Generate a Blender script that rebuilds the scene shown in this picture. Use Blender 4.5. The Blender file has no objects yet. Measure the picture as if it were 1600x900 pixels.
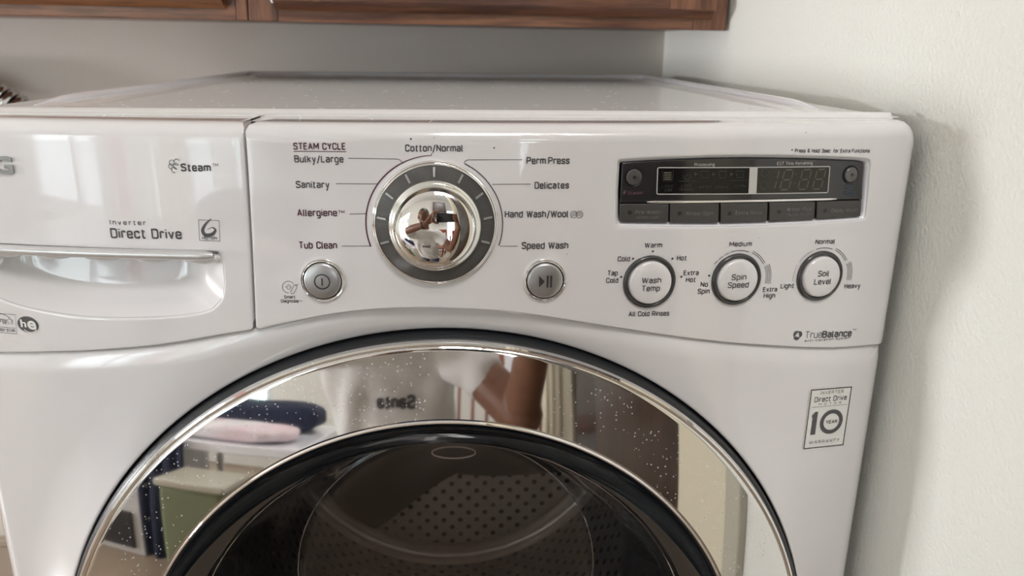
import bpy, math, random
import numpy as np
from mathutils import Vector, Matrix
random.seed(7)
S = bpy.context.scene
COL = S.collection
PI = math.pi
Z0 = 0.985                      # height of the washer top above the floor; builders below work in z relative to that top

# ------------------------------------------------------------------ camera
F_PX, CX, CY, CZ, PITCH, YAW, ROLL = 1234.57, .01438, -.5063, .04791, .29815, .06852, .01139
def axes():
    c_, s_ = math.cos(YAW), math.sin(YAW)
    fwd = np.array([s_*math.cos(PITCH), c_*math.cos(PITCH), -math.sin(PITCH)])
    right = np.array([c_, -s_, 0.]); up = np.cross(right, fwd)
    c, s = math.cos(ROLL), math.sin(ROLL)
    return c*right+s*up, c*up-s*right, fwd
RT, UP, FW = axes()
CAM = np.array([CX, CY, CZ])
cd = bpy.data.cameras.new('camera'); cam = bpy.data.objects.new('camera', cd); COL.objects.link(cam)
cd.sensor_width = 36; cd.lens = 36*F_PX/1600; cd.clip_start = .005; cd.clip_end = 100
m = Matrix(((RT[0], UP[0], -FW[0]), (RT[1], UP[1], -FW[1]), (RT[2], UP[2], -FW[2])))
cam.matrix_world = Matrix.Translation((CX, CY, CZ+Z0)) @ m.to_4x4()
cd.dof.use_dof = True; cd.dof.focus_distance = .56; cd.dof.aperture_fstop = 9
S.camera = cam
# ------------------------------------------------------------------ world, lights, exposure
W = bpy.data.worlds.new('sky'); S.world = W; W.use_nodes = True
bg = W.node_tree.nodes['Background']
wn = W.node_tree
tc = wn.nodes.new('ShaderNodeTexCoord'); sx = wn.nodes.new('ShaderNodeSeparateXYZ'); rp = wn.nodes.new('ShaderNodeValToRGB')
wn.links.new(tc.outputs['Generated'], sx.inputs[0]); wn.links.new(sx.outputs['Z'], rp.inputs[0])
rp.color_ramp.elements[0].position = 0.0; rp.color_ramp.elements[0].color = (.92, .96, 1.0, 1)
rp.color_ramp.elements[1].position = .6; rp.color_ramp.elements[1].color = (.86, .92, 1, 1)
wn.links.new(rp.outputs[0], bg.inputs['Color'])
bg.inputs['Strength'].default_value = 7.0
def area(name, loc, rot, sx_, sy_, power, color=(1, 1, 1), portal=False):
    l = bpy.data.lights.new(name, 'AREA'); l.shape = 'RECTANGLE'; l.size = sx_; l.size_y = sy_; l.energy = power; l.color = color
    if portal: l.cycles.is_portal = True
    o = bpy.data.objects.new(name, l); COL.objects.link(o); o.location = (loc[0], loc[1], loc[2]+Z0); o.rotation_euler = rot
    return o
area('window_portal', (-2.525, -2.88, .02), (PI/2, 0, 0), 2.45, 1.68, 1, portal=True)
area('window_portal', (.95, -2.88, .08), (PI/2, 0, 0), 1.1, 1.5, 1, portal=True)
area('side_window_daylight', (-4.15, .02, -.02), (0, -PI/2, 0), .34, .36, 74, (.97, .97, 1))
area('added_fill_light', (.14, -1.35, 1.425), (0, 0, 0), .36, .6, 18.5, (1, .965, .965))  # made-up fill lamp, added to brighten the washer front and lid
S.view_settings.view_transform = 'Standard'; S.view_settings.look = 'None'
S.view_settings.exposure = 0.0; S.view_settings.gamma = 1
S.cycles.max_bounces = 10; S.cycles.glossy_bounces = 6; S.cycles.transparent_max_bounces = 16

# ------------------------------------------------------------------ measuring helpers (points of the photo measured on real surfaces)
def ray(px, py):
    d = FW*F_PX+RT*(px-800)+UP*(450-py); return d/np.linalg.norm(d)
HW = .343
def F(x): return .04329*(abs(x)/HW)**2.2          # bow of the washer front in plan
def FP(px, py, off=0.):
    d = ray(px, py); t = -CAM[1]/d[1]
    for _ in range(50):
        q = CAM+d*t; t += (F(q[0])+off-q[1])/d[1]*.8
    q = CAM+d*t; return (float(q[0]), float(q[2]))
def nrm(x):
    s = .04329*2.2/HW*(abs(x)/HW)**1.2*(1 if x > 0 else -1)
    n = np.array([s, -1, 0.]); return n/np.linalg.norm(n)

# ------------------------------------------------------------------ materials
def mat(name, col, rough=.5, metal=0., spec=.5, coat=0., trans=0., emit=0., bump=None, var=None, coatr=.03):
    M = bpy.data.materials.new(name); M.use_nodes = True; nt = M.node_tree; b = nt.nodes['Principled BSDF']
    b.inputs['Base Color'].default_value = (*col, 1); b.inputs['Roughness'].default_value = rough; b.inputs['Metallic'].default_value = metal
    b.inputs['Specular IOR Level'].default_value = spec; b.inputs['Coat Weight'].default_value = coat; b.inputs['Coat Roughness'].default_value = coatr
    b.inputs['Transmission Weight'].default_value = trans
    if emit: b.inputs['Emission Color'].default_value = (*col, 1); b.inputs['Emission Strength'].default_value = emit
    if bump or var:
        t = nt.nodes.new('ShaderNodeTexCoord')
    if bump:                                    # (scale, strength, distance)
        n = nt.nodes.new('ShaderNodeTexNoise'); n.inputs['Scale'].default_value = bump[0]; n.inputs['Detail'].default_value = 3
        bp = nt.nodes.new('ShaderNodeBump'); bp.inputs['Strength'].default_value = bump[1]; bp.inputs['Distance'].default_value = bump[2]
        nt.links.new(t.outputs['Object'], n.inputs['Vector']); nt.links.new(n.outputs[0], bp.inputs['Height']); nt.links.new(bp.outputs[0], b.inputs['Normal'])
    if var:                                     # (scale, other colour)
        n = nt.nodes.new('ShaderNodeTexNoise'); n.inputs['Scale'].default_value = var[0]; n.inputs['Detail'].default_value = 4
        r = nt.nodes.new('ShaderNodeValToRGB'); r.color_ramp.elements[0].color = (*col, 1); r.color_ramp.elements[1].color = (*var[1], 1)
        r.color_ramp.elements[0].position = .4; r.color_ramp.elements[1].position = .62
        nt.links.new(t.outputs['Object'], n.inputs['Vector']); nt.links.new(n.outputs[0], r.inputs[0]); nt.links.new(r.outputs[0], b.inputs['Base Color'])
    return M
M = {}
M['white'] = mat('white_gloss_plastic', (.765, .745, .752), .14, spec=.5, coat=1., coatr=.015, var=(6, (.75, .735, .745)))
M['lid'] = mat('white_enamel', (.82, .82, .81), .22, spec=.5, coat=.3, coatr=.06)
M['rail'] = mat('white_moulding', (.88, .88, .92), .18, spec=.5, coat=.4)
M['chrome'] = mat('chrome', (.86, .85, .84), .035, 1.)
M['chrome_dome'] = mat('polished_chrome', (.90, .89, .88), .015, 1.)
M['satin'] = mat('satin_silver', (.50, .50, .51), .33, .85, bump=(2500, .12, .0003))
M['silverbar'] = mat('silver_paint', (.66, .66, .67), .3, .6)
M['black'] = mat('black_rubber', (.012, .014, .017), .35)
M['gloss'] = mat('black_gloss', (.022, .021, .023), .12, spec=.5, coat=.6)
M['lcd'] = mat('display_glass', (.008, .008, .008), .08, spec=.35)
M['lcdlit'] = mat('display_glass_amber', (.026, .023, .015), .08, spec=.45)
M['seg'] = mat('unlit_segment', (.095, .090, .068), .4)
M['segdim'] = mat('unlit_icon', (.055, .055, .052), .4)
M['key'] = mat('charcoal_key', (.060, .056, .053), .38, spec=.5)
M['ring'] = mat('charcoal_ring', (.040, .040, .041), .22, coat=.5)
M['dialdark'] = mat('dark_dial', (.050, .048, .047), .22, coat=.6)
M['ink'] = mat('grey_ink', (.085, .083, .085), .5)
M['maroon'] = mat('maroon_ink', (.085, .022, .040), .5)
M['inkblack'] = mat('black_ink', (.035, .030, .033), .5)
M['palei'] = mat('pale_ink', (.55, .54, .52), .5)
M['keyink'] = mat('key_ink', (.21, .205, .20), .5)
M['pink'] = mat('pink_ink', (.19, .085, .125), .5)
M['blue'] = mat('blue_ink', (.035, .060, .095), .5)
M['tick'] = mat('tick_silver', (.36, .36, .35), .3, .3)
M['sticker'] = mat('sticker_film', (.80, .79, .76), .3)
M['navyglass'] = mat('dark_glass_rim', (.006, .009, .013), .05, spec=.6, coat=1)
M['floor'] = mat('floor', (.38, .29, .21), .4, var=(3, (.32, .24, .17)))
M['wallR'] = mat('wall_paint', (.87, .87, .815), .62, spec=.3, bump=(260, .30, .004), var=(1.5, (.875, .87, .81)))
M['wallB'] = mat('wall_paint_shaded', (.70, .65, .60), .7, spec=.3, bump=(260, .12, .003))  # same paint as the right wall, its shade put into a darker colour
M['ceil'] = mat('ceiling_paint', (.86, .85, .82), .8)
M['base'] = mat('baseboard', (.42, .34, .27), .5)
M['casing'] = mat('casing_paint', (.74, .68, .52), .4)
M['trim2'] = mat('casing_paint_dull', (.50, .45, .34), .4)
M['trim'] = mat('trim_paint', (.52, .49, .40), .35)
M['skin'] = mat('skin', (.24, .115, .070), .45, var=(30, (.21, .10, .06)))
M['shirt'] = mat('white_cotton', (.82, .82, .80), .9, bump=(14, .35, .02))
M['denim'] = mat('denim', (.07, .09, .14), .9)
M['hair'] = mat('black_hair', (.02, .016, .014), .6)
M['phone'] = mat('black_phone', (.015, .016, .02), .15, coat=.5)
M['navy'] = mat('navy_cloth', (.018, .024, .055), .9, bump=(20, .5, .02))
M['pinkcloth'] = mat('pink_white_cloth', (.80, .62, .66), .9, bump=(9, .8, .03), var=(5, (.85, .82, .84)))
M['redwood'] = mat('red_wood', (.24, .065, .03), .3)
M['olive'] = mat('olive_cloth', (.20, .22, .13), .9)
M['dark'] = mat('dark_panel', (.03, .03, .032), .15)
M['appl'] = mat('white_enamel_cabinet', (.62, .62, .60), .3)
M['rubber'] = mat('grey_rubber', (.09, .09, .095), .45)
M['lint'] = mat('lint', (.85, .85, .85), .9)
M['eye'] = mat('eye_white', (.7, .68, .65), .2)
M['hosering'] = mat('hose_metal', (.62, .60, .58), .12, 1.)

def node_mat(name):
    Mx = bpy.data.materials.new(name); Mx.use_nodes = True; nt = Mx.node_tree
    return Mx, nt, nt.nodes['Principled BSDF']
def wood(name, c1, c2, c3, axis, rough=.34):
    Mx, nt, b = node_mat(name)
    t = nt.nodes.new('ShaderNodeTexCoord'); mp = nt.nodes.new('ShaderNodeMapping'); sc = [60, 60, 60]; sc[axis] = 4.0
    mp.inputs['Scale'].default_value = sc
    n1 = nt.nodes.new('ShaderNodeTexNoise'); n1.inputs['Scale'].default_value = .55; n1.inputs['Detail'].default_value = 6; n1.inputs['Distortion'].default_value = 1.2
    n2 = nt.nodes.new('ShaderNodeTexNoise'); n2.inputs['Scale'].default_value = 5; n2.inputs['Detail'].default_value = 4
    r = nt.nodes.new('ShaderNodeValToRGB'); cr = r.color_ramp
    cr.elements[0].position = .36; cr.elements[0].color = (*c1, 1); cr.elements[1].position = .62; cr.elements[1].color = (*c3, 1)
    e = cr.elements.new(.47); e.color = (*c2, 1)
    mx = nt.nodes.new('ShaderNodeMixRGB'); mx.blend_type = 'MULTIPLY'; mx.inputs[0].default_value = .55
    r2 = nt.nodes.new('ShaderNodeValToRGB'); r2.color_ramp.elements[0].position = .38; r2.color_ramp.elements[0].color = (.35, .33, .32, 1); r2.color_ramp.elements[1].position = .52
    L = nt.links.new
    L(t.outputs['Object'], mp.inputs[0]); L(mp.outputs[0], n1.inputs['Vector']); L(mp.outputs[0], n2.inputs['Vector'])
    L(n1.outputs[0], r.inputs[0]); L(n2.outputs[0], r2.inputs[0]); L(r.outputs[0], mx.inputs[1]); L(r2.outputs[0], mx.inputs[2]); L(mx.outputs[0], b.inputs['Base Color'])
    b.inputs['Roughness'].default_value = rough; b.inputs['Coat Weight'].default_value = .25; b.inputs['Coat Roughness'].default_value = .25
    bp = nt.nodes.new('ShaderNodeBump'); bp.inputs['Strength'].default_value = .25; bp.inputs['Distance'].default_value = .001; L(n2.outputs[0], bp.inputs['Height']); L(bp.outputs[0], b.inputs['Normal'])
    return Mx
M['woodh'] = wood('stained_oak_rail', (.075, .024, .012), (.15, .055, .026), (.25, .11, .055), 0)
M['woodv'] = wood('stained_oak_stile', (.085, .028, .013), (.16, .060, .028), (.24, .10, .05), 2)
M['woodhl'] = wood('stained_oak_light', (.17, .062, .022), (.27, .105, .038), (.33, .14, .055), 0)  # lighter, more orange oak for the left cabinet door
M['wooddoor'] = wood('dark_walnut', (.028, .016, .010), (.045, .027, .018), (.06, .036, .025), 2)

def spotted_chrome():                            # chrome with dried water spots
    Mx, nt, b = node_mat('spotted_chrome'); L = nt.links.new
    b.inputs['Base Color'].default_value = (.80, .79, .78, 1); b.inputs['Metallic'].default_value = 1; b.inputs['Roughness'].default_value = .035
    t = nt.nodes.new('ShaderNodeTexCoord'); v = nt.nodes.new('ShaderNodeTexVoronoi'); v.inputs['Scale'].default_value = 340; v.inputs['Randomness'].default_value = 1
    n = nt.nodes.new('ShaderNodeTexNoise'); n.inputs['Scale'].default_value = 9; n.inputs['Detail'].default_value = 2
    L(t.outputs['Object'], v.inputs['Vector']); L(t.outputs['Object'], n.inputs['Vector'])
    d = nt.nodes.new('ShaderNodeMath'); d.operation = 'LESS_THAN'; d.inputs[1].default_value = .19; L(v.outputs['Distance'], d.inputs[0])
    g = nt.nodes.new('ShaderNodeMath'); g.operation = 'GREATER_THAN'; g.inputs[1].default_value = .47; L(n.outputs[0], g.inputs[0])
    sp = nt.nodes.new('ShaderNodeSeparateColor'); L(v.outputs['Color'], sp.inputs[0])
    h = nt.nodes.new('ShaderNodeMath'); h.operation = 'LESS_THAN'; h.inputs[1].default_value = .55; L(sp.outputs[0], h.inputs[0])
    a = nt.nodes.new('ShaderNodeMath'); a.operation = 'MULTIPLY'; L(d.outputs[0], a.inputs[0]); L(g.outputs[0], a.inputs[1])
    a2 = nt.nodes.new('ShaderNodeMath'); a2.operation = 'MULTIPLY'; L(a.outputs[0], a2.inputs[0]); L(h.outputs[0], a2.inputs[1])
    a3 = nt.nodes.new('ShaderNodeMath'); a3.operation = 'MULTIPLY'; a3.inputs[1].default_value = .55; L(a2.outputs[0], a3.inputs[0])
    df = nt.nodes.new('ShaderNodeBsdfDiffuse'); df.inputs['Color'].default_value = (.75, .76, .78, 1)
    ms = nt.nodes.new('ShaderNodeMixShader'); L(a3.outputs[0], ms.inputs[0]); L(b.outputs[0], ms.inputs[1]); L(df.outputs[0], ms.inputs[2])
    L(ms.outputs[0], nt.nodes['Material Output'].inputs['Surface'])
    return Mx
M['spot'] = spotted_chrome()
def thin_glass(name, tint, ior=1.45, gloss=(1, 1, 1), rough=.0, base=.05):
    Mx, nt, b = node_mat(name); L = nt.links.new; nt.nodes.remove(b)
    tr = nt.nodes.new('ShaderNodeBsdfTransparent'); tr.inputs[0].default_value = (*tint, 1)
    gl = nt.nodes.new('ShaderNodeBsdfGlossy'); gl.inputs['Roughness'].default_value = rough; gl.inputs['Color'].default_value = (*gloss, 1)
    fr = nt.nodes.new('ShaderNodeLayerWeight'); fr.inputs[0].default_value = .5
    pw = nt.nodes.new('ShaderNodeMath'); pw.operation = 'POWER'; pw.inputs[1].default_value = 4.6; L(fr.outputs['Facing'], pw.inputs[0])
    ma = nt.nodes.new('ShaderNodeMath'); ma.operation = 'MULTIPLY_ADD'; ma.inputs[1].default_value = .94; ma.inputs[2].default_value = base; L(pw.outputs[0], ma.inputs[0])
    ms = nt.nodes.new('ShaderNodeMixShader'); L(ma.outputs[0], ms.inputs[0]); L(tr.outputs[0], ms.inputs[1]); L(gl.outputs[0], ms.inputs[2])
    L(ms.outputs[0], nt.nodes['Material Output'].inputs['Surface']); return Mx
M['bowlglass'] = thin_glass('door_glass', (.84, .83, .83), 1.55, (1, 1, 1), base=.045)
M['pane'] = thin_glass('window_glass', (.93, .96, .95))
def curtain_mat(name, col):
    Mx, nt, b = node_mat(name); L = nt.links.new; nt.nodes.remove(b)
    tr = nt.nodes.new('ShaderNodeBsdfTranslucent'); tr.inputs[0].default_value = (*col, 1)
    df = nt.nodes.new('ShaderNodeBsdfDiffuse'); df.inputs[0].default_value = (*col, 1)
    ms = nt.nodes.new('ShaderNodeMixShader'); ms.inputs[0].default_value = .2; L(tr.outputs[0], ms.inputs[1]); L(df.outputs[0], ms.inputs[2])
    L(ms.outputs[0], nt.nodes['Material Output'].inputs['Surface']); return Mx
M['curtw'] = curtain_mat('white_curtain', (.85, .84, .82)); M['curtp'] = curtain_mat('pink_curtain', (.82, .60, .58)); M['curtc'] = curtain_mat('cream_curtain', (.70, .62, .52))
def ribbed():
    Mx, nt, b = node_mat('ribbed_dark_dial'); L = nt.links.new
    b.inputs['Base Color'].default_value = (.045, .043, .042, 1); b.inputs['Roughness'].default_value = .30; b.inputs['Coat Weight'].default_value = .5; b.inputs['Coat Roughness'].default_value = .05
    return Mx
M['ribbed'] = ribbed()
def drum_mat(nm='perforated_steel', col=(.62, .55, .51, 1), met=.35):
    Mx, nt, b = node_mat(nm); L = nt.links.new
    t = nt.nodes.new('ShaderNodeTexCoord'); mp = nt.nodes.new('ShaderNodeMapping')
    v = nt.nodes.new('ShaderNodeTexVoronoi'); v.inputs['Scale'].default_value = 1; v.inputs['Randomness'].default_value = 0
    uv = nt.nodes.new('ShaderNodeUVMap'); L(uv.outputs[0], v.inputs['Vector'])
    c = nt.nodes.new('ShaderNodeMath'); c.operation = 'LESS_THAN'; c.inputs[1].default_value = .23; L(v.outputs['Distance'], c.inputs[0])
    mx = nt.nodes.new('ShaderNodeMixRGB'); mx.inputs[1].default_value = col; mx.inputs[2].default_value = (.01, .01, .01, 1)
    L(c.outputs[0], mx.inputs[0]); L(mx.outputs[0], b.inputs['Base Color']); b.inputs['Metallic'].default_value = met; b.inputs['Roughness'].default_value = .45
    return Mx
M['drum'] = drum_mat(); M['drumside'] = drum_mat('perforated_steel_side', (.34, .31, .30, 1), .85)
M['steel'] = mat('drum_steel', (.66, .60, .56), .32, .7)
M['darksteel'] = mat('dark_steel', (.10, .095, .092), .3, .6)

# ------------------------------------------------------------------ mesh helpers
class MB:
    def __init__(s): s.v = []; s.f = []
    def add(s, vs, fs):
        o = len(s.v); s.v += [tuple(float(c) for c in p) for p in vs]; s.f += [tuple(i+o for i in f) for f in fs]; return s
    def box(s, x0, x1, y0, y1, z0, z1):
        vs = [(x, y, z) for x in (x0, x1) for y in (y0, y1) for z in (z0, z1)]
        return s.add(vs, [(0, 1, 3, 2), (4, 6, 7, 5), (0, 4, 5, 1), (2, 3, 7, 6), (0, 2, 6, 4), (1, 5, 7, 3)])
    def obox(s, c, ax, ay, az):                  # box from centre and half-axis vectors
        c, ax, ay, az = map(np.array, (c, ax, ay, az))
        vs = [c+a*ax+b*ay+g*az for a in (-1, 1) for b in (-1, 1) for g in (-1, 1)]
        return s.add(vs, [(0, 1, 3, 2), (4, 6, 7, 5), (0, 4, 5, 1), (2, 3, 7, 6), (0, 2, 6, 4), (1, 5, 7, 3)])
    def grid(s, P, closeu=False, closev=False):  # P[i][j]
        nu, nv = len(P), len(P[0]); vs = [p for r in P for p in r]; fs = []
        for i in range(nu if closeu else nu-1):
            for j in range(nv if closev else nv-1):
                a = i*nv+j; b = ((i+1) % nu)*nv+j; c = ((i+1) % nu)*nv+(j+1) % nv; d = i*nv+(j+1) % nv
                fs.append((a, b, c, d))
        return s.add(vs, fs)
    def tube(s, pts, r, n=10, cap=True, closed=False):
        pts = [np.array(p, float) for p in pts]; k = len(pts); rs = r if hasattr(r, '__len__') else [r]*k
        ref = np.array([0.13, .31, 1.]); G = []
        for i in range(k):
            a = pts[(i-1) % k] if (closed or i > 0) else pts[i]; b = pts[(i+1) % k] if (closed or i < k-1) else pts[i]
            t = b-a; t = t/(np.linalg.norm(t)+1e-12); u = np.cross(t, ref)
            if np.linalg.norm(u) < .05: u = np.cross(t, np.array([1., 0, 0]))
            u /= np.linalg.norm(u); w = np.cross(t, u)
            G.append([pts[i]+rs[i]*(math.cos(q)*u+math.sin(q)*w) for q in (2*PI*j/n for j in range(n))])
        s.grid(G, closeu=closed, closev=True)
        if cap and not closed:
            o = len(s.v); s.v += [tuple(pts[0]), tuple(pts[-1])]
            base = o-k*n
            for j in range(n):
                s.f.append((o, base+(j+1) % n, base+j)); e = base+(k-1)*n; s.f.append((o+1, e+j, e+(j+1) % n))
        return s
    def revolve(s, prof, c, n=96, a=None, u=None, w=None, arc=None):   # prof (r,h): radius and distance along axis a
        a = np.array([0, 1., 0] if a is None else a); u = np.array([1., 0, 0] if u is None else u); w = np.array([0, 0, 1.] if w is None else w); c = np.array(c)
        G = [[c+a*h+r*(math.cos(q)*u+math.sin(q)*w) for (r, h) in prof] for q in (2*PI*j/n for j in range(n))]
        return s.grid(G, closeu=True)
    def prism(s, poly, y0, y1, fn=None):         # poly in (x,z), extruded along y, optional y offset fn(x)
        fn = fn or (lambda x: 0); n = len(poly)
        vs = [(x, y0+fn(x), z) for x, z in poly]+[(x, y1+fn(x), z) for x, z in poly]
        return s.add(vs, [tuple(range(n)), tuple(range(2*n-1, n-1, -1))]+[(i, i+n, (i+1) % n+n, (i+1) % n) for i in range(n)])
    def ellipsoid(s, c, r, nu=20, nv=14, R=None):
        G = []
        for i in range(nv+1):
            th = PI*i/nv
            row = []
            for j in range(nu):
                ph = 2*PI*j/nu; p = np.array([r[0]*math.sin(th)*math.cos(ph), r[1]*math.sin(th)*math.sin(ph), r[2]*math.cos(th)])
                if R is not None: p = R@p
                row.append(np.array(c)+p)
            G.append(row)
        return s.grid(G, closev=True)
ROOT = {}
def obj(name, mb, material, parent=None, smooth=35, bevel=0, mesh=None):
    if mesh is None:
        mesh = bpy.data.meshes.new(name)
        mesh.from_pydata([(x, y, z+Z0) for x, y, z in mb.v], [], mb.f); mesh.update()
        if material: mesh.materials.append(material)
        if smooth:
            mesh.polygons.foreach_set('use_smooth', [True]*len(mesh.polygons)); mesh.set_sharp_from_angle(angle=math.radians(smooth))
    o = bpy.data.objects.new(name, mesh); COL.objects.link(o)
    if parent is not None:
        o.parent = parent
        if parent.type == 'EMPTY': o.location = -parent.location
    if bevel:
        b = o.modifiers.new('b', 'BEVEL'); b.width = bevel; b.segments = 3; b.limit_method = 'ANGLE'; b.angle_limit = math.radians(40)
    return o
def thing(name, label, cat, loc, group=None):
    o = bpy.data.objects.new(name, None); COL.objects.link(o); o.location = (loc[0], loc[1], loc[2]+Z0); o.empty_display_size = .1
    o['label'] = label; o['category'] = cat
    if group: o['group'] = group
    return o
def tag(o, label, cat, group=None):
    o['label'] = label; o['category'] = cat
    if group: o['group'] = group
    return o
def struct(name, mb, m, bevel=0, parent=None, smooth=35):
    o = obj(name, mb, m, parent, smooth, bevel)
    if parent is None: o['kind'] = 'structure'
    return o
def fixn(o):                                      # consistent outward normals
    import bmesh
    bm = bmesh.new(); bm.from_mesh(o.data); bmesh.ops.recalc_face_normals(bm, faces=bm.faces); bm.to_mesh(o.data); bm.free(); return o

# lettering ---------------------------------------------------------------
def text_tris(body, bold=0., space=1.):
    cu = bpy.data.curves.new('t', 'FONT'); cu.body = body; cu.size = 1; cu.offset = bold; cu.space_character = space; cu.resolution_u = 4
    o = bpy.data.objects.new('t', cu); COL.objects.link(o)
    dg = bpy.context.evaluated_depsgraph_get(); me = bpy.data.meshes.new_from_object(o.evaluated_get(dg))
    v = np.array([x.co[:] for x in me.vertices]); f = [tuple(p.vertices) for p in me.polygons]
    bpy.data.objects.remove(o); bpy.data.curves.remove(cu); bpy.data.meshes.remove(me)
    return v, f
CAP = (lambda v: v[:, 1].max())(text_tris('H')[0])
GLY = {
'A': (.50, "s 0,0 .25,1 .50,0;s .08,.3 .42,.3"), 'B': (.46, "0,0! 0,1! .44,1 .44,.54 0,.54!;0,.54! .46,.54 .46,0 0,0!"), 'C': (.45, ".45,.70 .45,1 0,1 0,0 .45,0 .45,.30"),
'D': (.46, "0,0! 0,1! .46,1 .46,0 0,0!"), 'E': (.40, "s .40,0 0,0 0,1 .40,1;s 0,.52 .36,.52"), 'F': (.40, "s 0,0 0,1 .40,1;s 0,.52 .35,.52"), 'G': (.46, ".46,.74 .46,1 0,1 0,0 .46,0 .46,.48! .25,.48!"),
'H': (.46, "s 0,0 0,1;s .46,0 .46,1;s 0,.52 .46,.52"), 'I': (0, "s 0,0 0,1"), 'J': (.36, ".36,1 .36,0 0,0 0,.25"), 'K': (.46, "s 0,0 0,1;s .44,1 0,.42;s .14,.58 .47,0"), 'L': (.38, "s 0,1 0,0 .38,0"),
'M': (.60, "s 0,0 0,1 .30,.30 .60,1 .60,0"), 'N': (.47, "s 0,0 0,1 .47,0 .47,1"), 'O': (.46, "0,.5! 0,0 .46,0 .46,1 0,1 0,.5!"), 'P': (.44, "0,0! 0,1! .44,1 .44,.46 0,.46!"), 'R': (.46, "0,0! 0,1! .44,1 .44,.46 0,.46!;s .22,.46 .46,0"),
'S': (.44, ".43,.80 .43,1 0,1 0,.55 .44,.49 .44,0 0,0 0,.20"), 'T': (.48, "s 0,1 .48,1;s .24,1 .24,0"), 'U': (.46, "0,1 0,0 .46,0 .46,1"), 'V': (.48, "s 0,1 .24,0 .48,1"), 'W': (.72, "s 0,1 .18,0 .36,.92 .54,0 .72,1"),
'Y': (.46, "s 0,1 .23,.48 .46,1;s .23,.48 .23,0"), 'Z': (.42, "s 0,1 .42,1 0,0 .42,0"), 'X': (.44, "s 0,0 .44,1;s 0,1 .44,0"),
'a': (.38, ".03,.63! .03,.74 .38,.74 .38,0!;.38,.41! 0,.41 0,0 .38,.02!"), 'b': (.38, "s 0,1 0,0;0,.74! .38,.74 .38,0 0,0!"), 'c': (.36, ".36,.52 .36,.74 0,.74 0,0 .36,0 .36,.22"), 'd': (.38, "s .38,1 .38,0;.38,.74! 0,.74 0,0 .38,0!"),
'e': (.38, ".37,.18 .37,0 0,0 0,.74 .38,.74 .38,.37! 0,.37!"), 'f': (.25, ".27,1! .09,1 .09,0!;s 0,.72 .26,.72"), 'g': (.38, ".38,.74! 0,.74 0,0 .38,0!;.38,.74! .38,-.24 .02,-.24!"), 'h': (.38, "s 0,0 0,1;0,.74! .38,.74 .38,0!"),
'i': (0, "s 0,0 0,.74;s 0,.90 0,1.02"), 'j': (.1, ".1,.74! .1,-.24 -.08,-.24!;s .1,.90 .1,1.02"), 'k': (.36, "s 0,0 0,1;s .35,.74 0,.32;s .12,.46 .38,0"), 'l': (.07, "0,1! 0,0 .10,0!"), 'm': (.62, "s 0,0 0,.74;0,.74! .31,.74 .31,0!;.31,.70! .31,.74 .62,.74 .62,0!"),
'n': (.38, "s 0,0 0,.74;0,.74! .38,.74 .38,0!"), 'o': (.40, "0,.37! 0,0 .40,0 .40,.74 0,.74 0,.37!"), 'p': (.38, "s 0,-.26 0,.74;0,.74! .38,.74 .38,0 0,0!"), 'q': (.38, "s .38,-.26 .38,.74;.38,.74! 0,.74 0,0 .38,0!"), 'r': (.25, "s 0,0 0,.74;0,.74! .25,.74 .25,.62"),
's': (.35, ".34,.54 .34,.74 0,.74 0,.39 .35,.36 .35,0 0,0 0,.19"), 't': (.27, ".09,.96! .09,0 .28,0!;s 0,.74 .27,.74"), 'u': (.38, "0,.74! 0,0 .38,0!;s .38,.74 .38,0"), 'v': (.38, "s 0,.74 .19,0 .38,.74"), 'w': (.60, "s 0,.74 .15,0 .30,.68 .45,0 .60,.74"),
'x': (.36, "s 0,0 .36,.74;s 0,.74 .36,0"), 'y': (.38, "s 0,.74 .20,.02;s .38,.74 .14,-.26 .02,-.26"), 'z': (.34, "s 0,.74 .34,.74 0,0 .34,0"),
'3': (.44, "0,.80 0,1 .43,1 .43,.53 .14,.53!;.14,.53! .44,.53 .44,0 0,0 0,.22"), '/': (.30, "s 0,-.12 .30,1.06"), '.': (0, "s 0,0 0,.05"), '-': (.26, "s 0,.42 .26,.42"), '+': (.32, "s 0,.42 .32,.42;s .16,.24 .16,.60"),
'*': (.34, "s .17,.45 .17,.95;s 0,.58 .34,.82;s 0,.82 .34,.58"), '^': (.30, "s 0,.1 .15,.7 .30,.1 0,.1"), '&': (.48, "s .48,0 .08,.76 .12,1 .32,1 .36,.76 0,.36 .02,.04 .30,0 .46,.36"), ' ': (.16, "")}
def strokes(body, w, space=1.):
    """single-line lettering in units of the cap height: returns strokes and the total width"""
    x = 0; out = []; gap = (.105+w*.70)*space+(space-1)*.12
    for ch in body:
        gw, d = GLY[ch]
        for st in d.split(';'):
            if not st: continue
            sharp = st.startswith('s '); pts = []; rad = []
            for tok in (st[2:] if sharp else st).split():
                keep = tok.endswith('!'); a, b = tok.rstrip('!').split(','); pts.append((float(a), float(b))); rad.append(0 if (sharp or keep) else .20)
            if not sharp:
                P = [pts[0]]
                for i in range(1, len(pts)-1):
                    p = np.array(pts[i]); a = np.array(pts[i-1])-p; b = np.array(pts[i+1])-p; la, lb = np.linalg.norm(a), np.linalg.norm(b); d_ = min(rad[i], la*.5, lb*.5)
                    if d_ <= 0: P.append(pts[i]); continue
                    A, B = p+a/la*d_, p+b/lb*d_
                    for k in range(5): t = k/4; P.append(tuple((1-t)**2*A+2*t*(1-t)*p+t*t*B))
                P.append(pts[-1]); pts = P
            lo_, hi = w/2, 1-w/2
            out.append([(x+a, (b if b < 0 else w/2+b*(1-w))) for a, b in pts])
        x += gw+gap
    return out, x-gap
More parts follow.
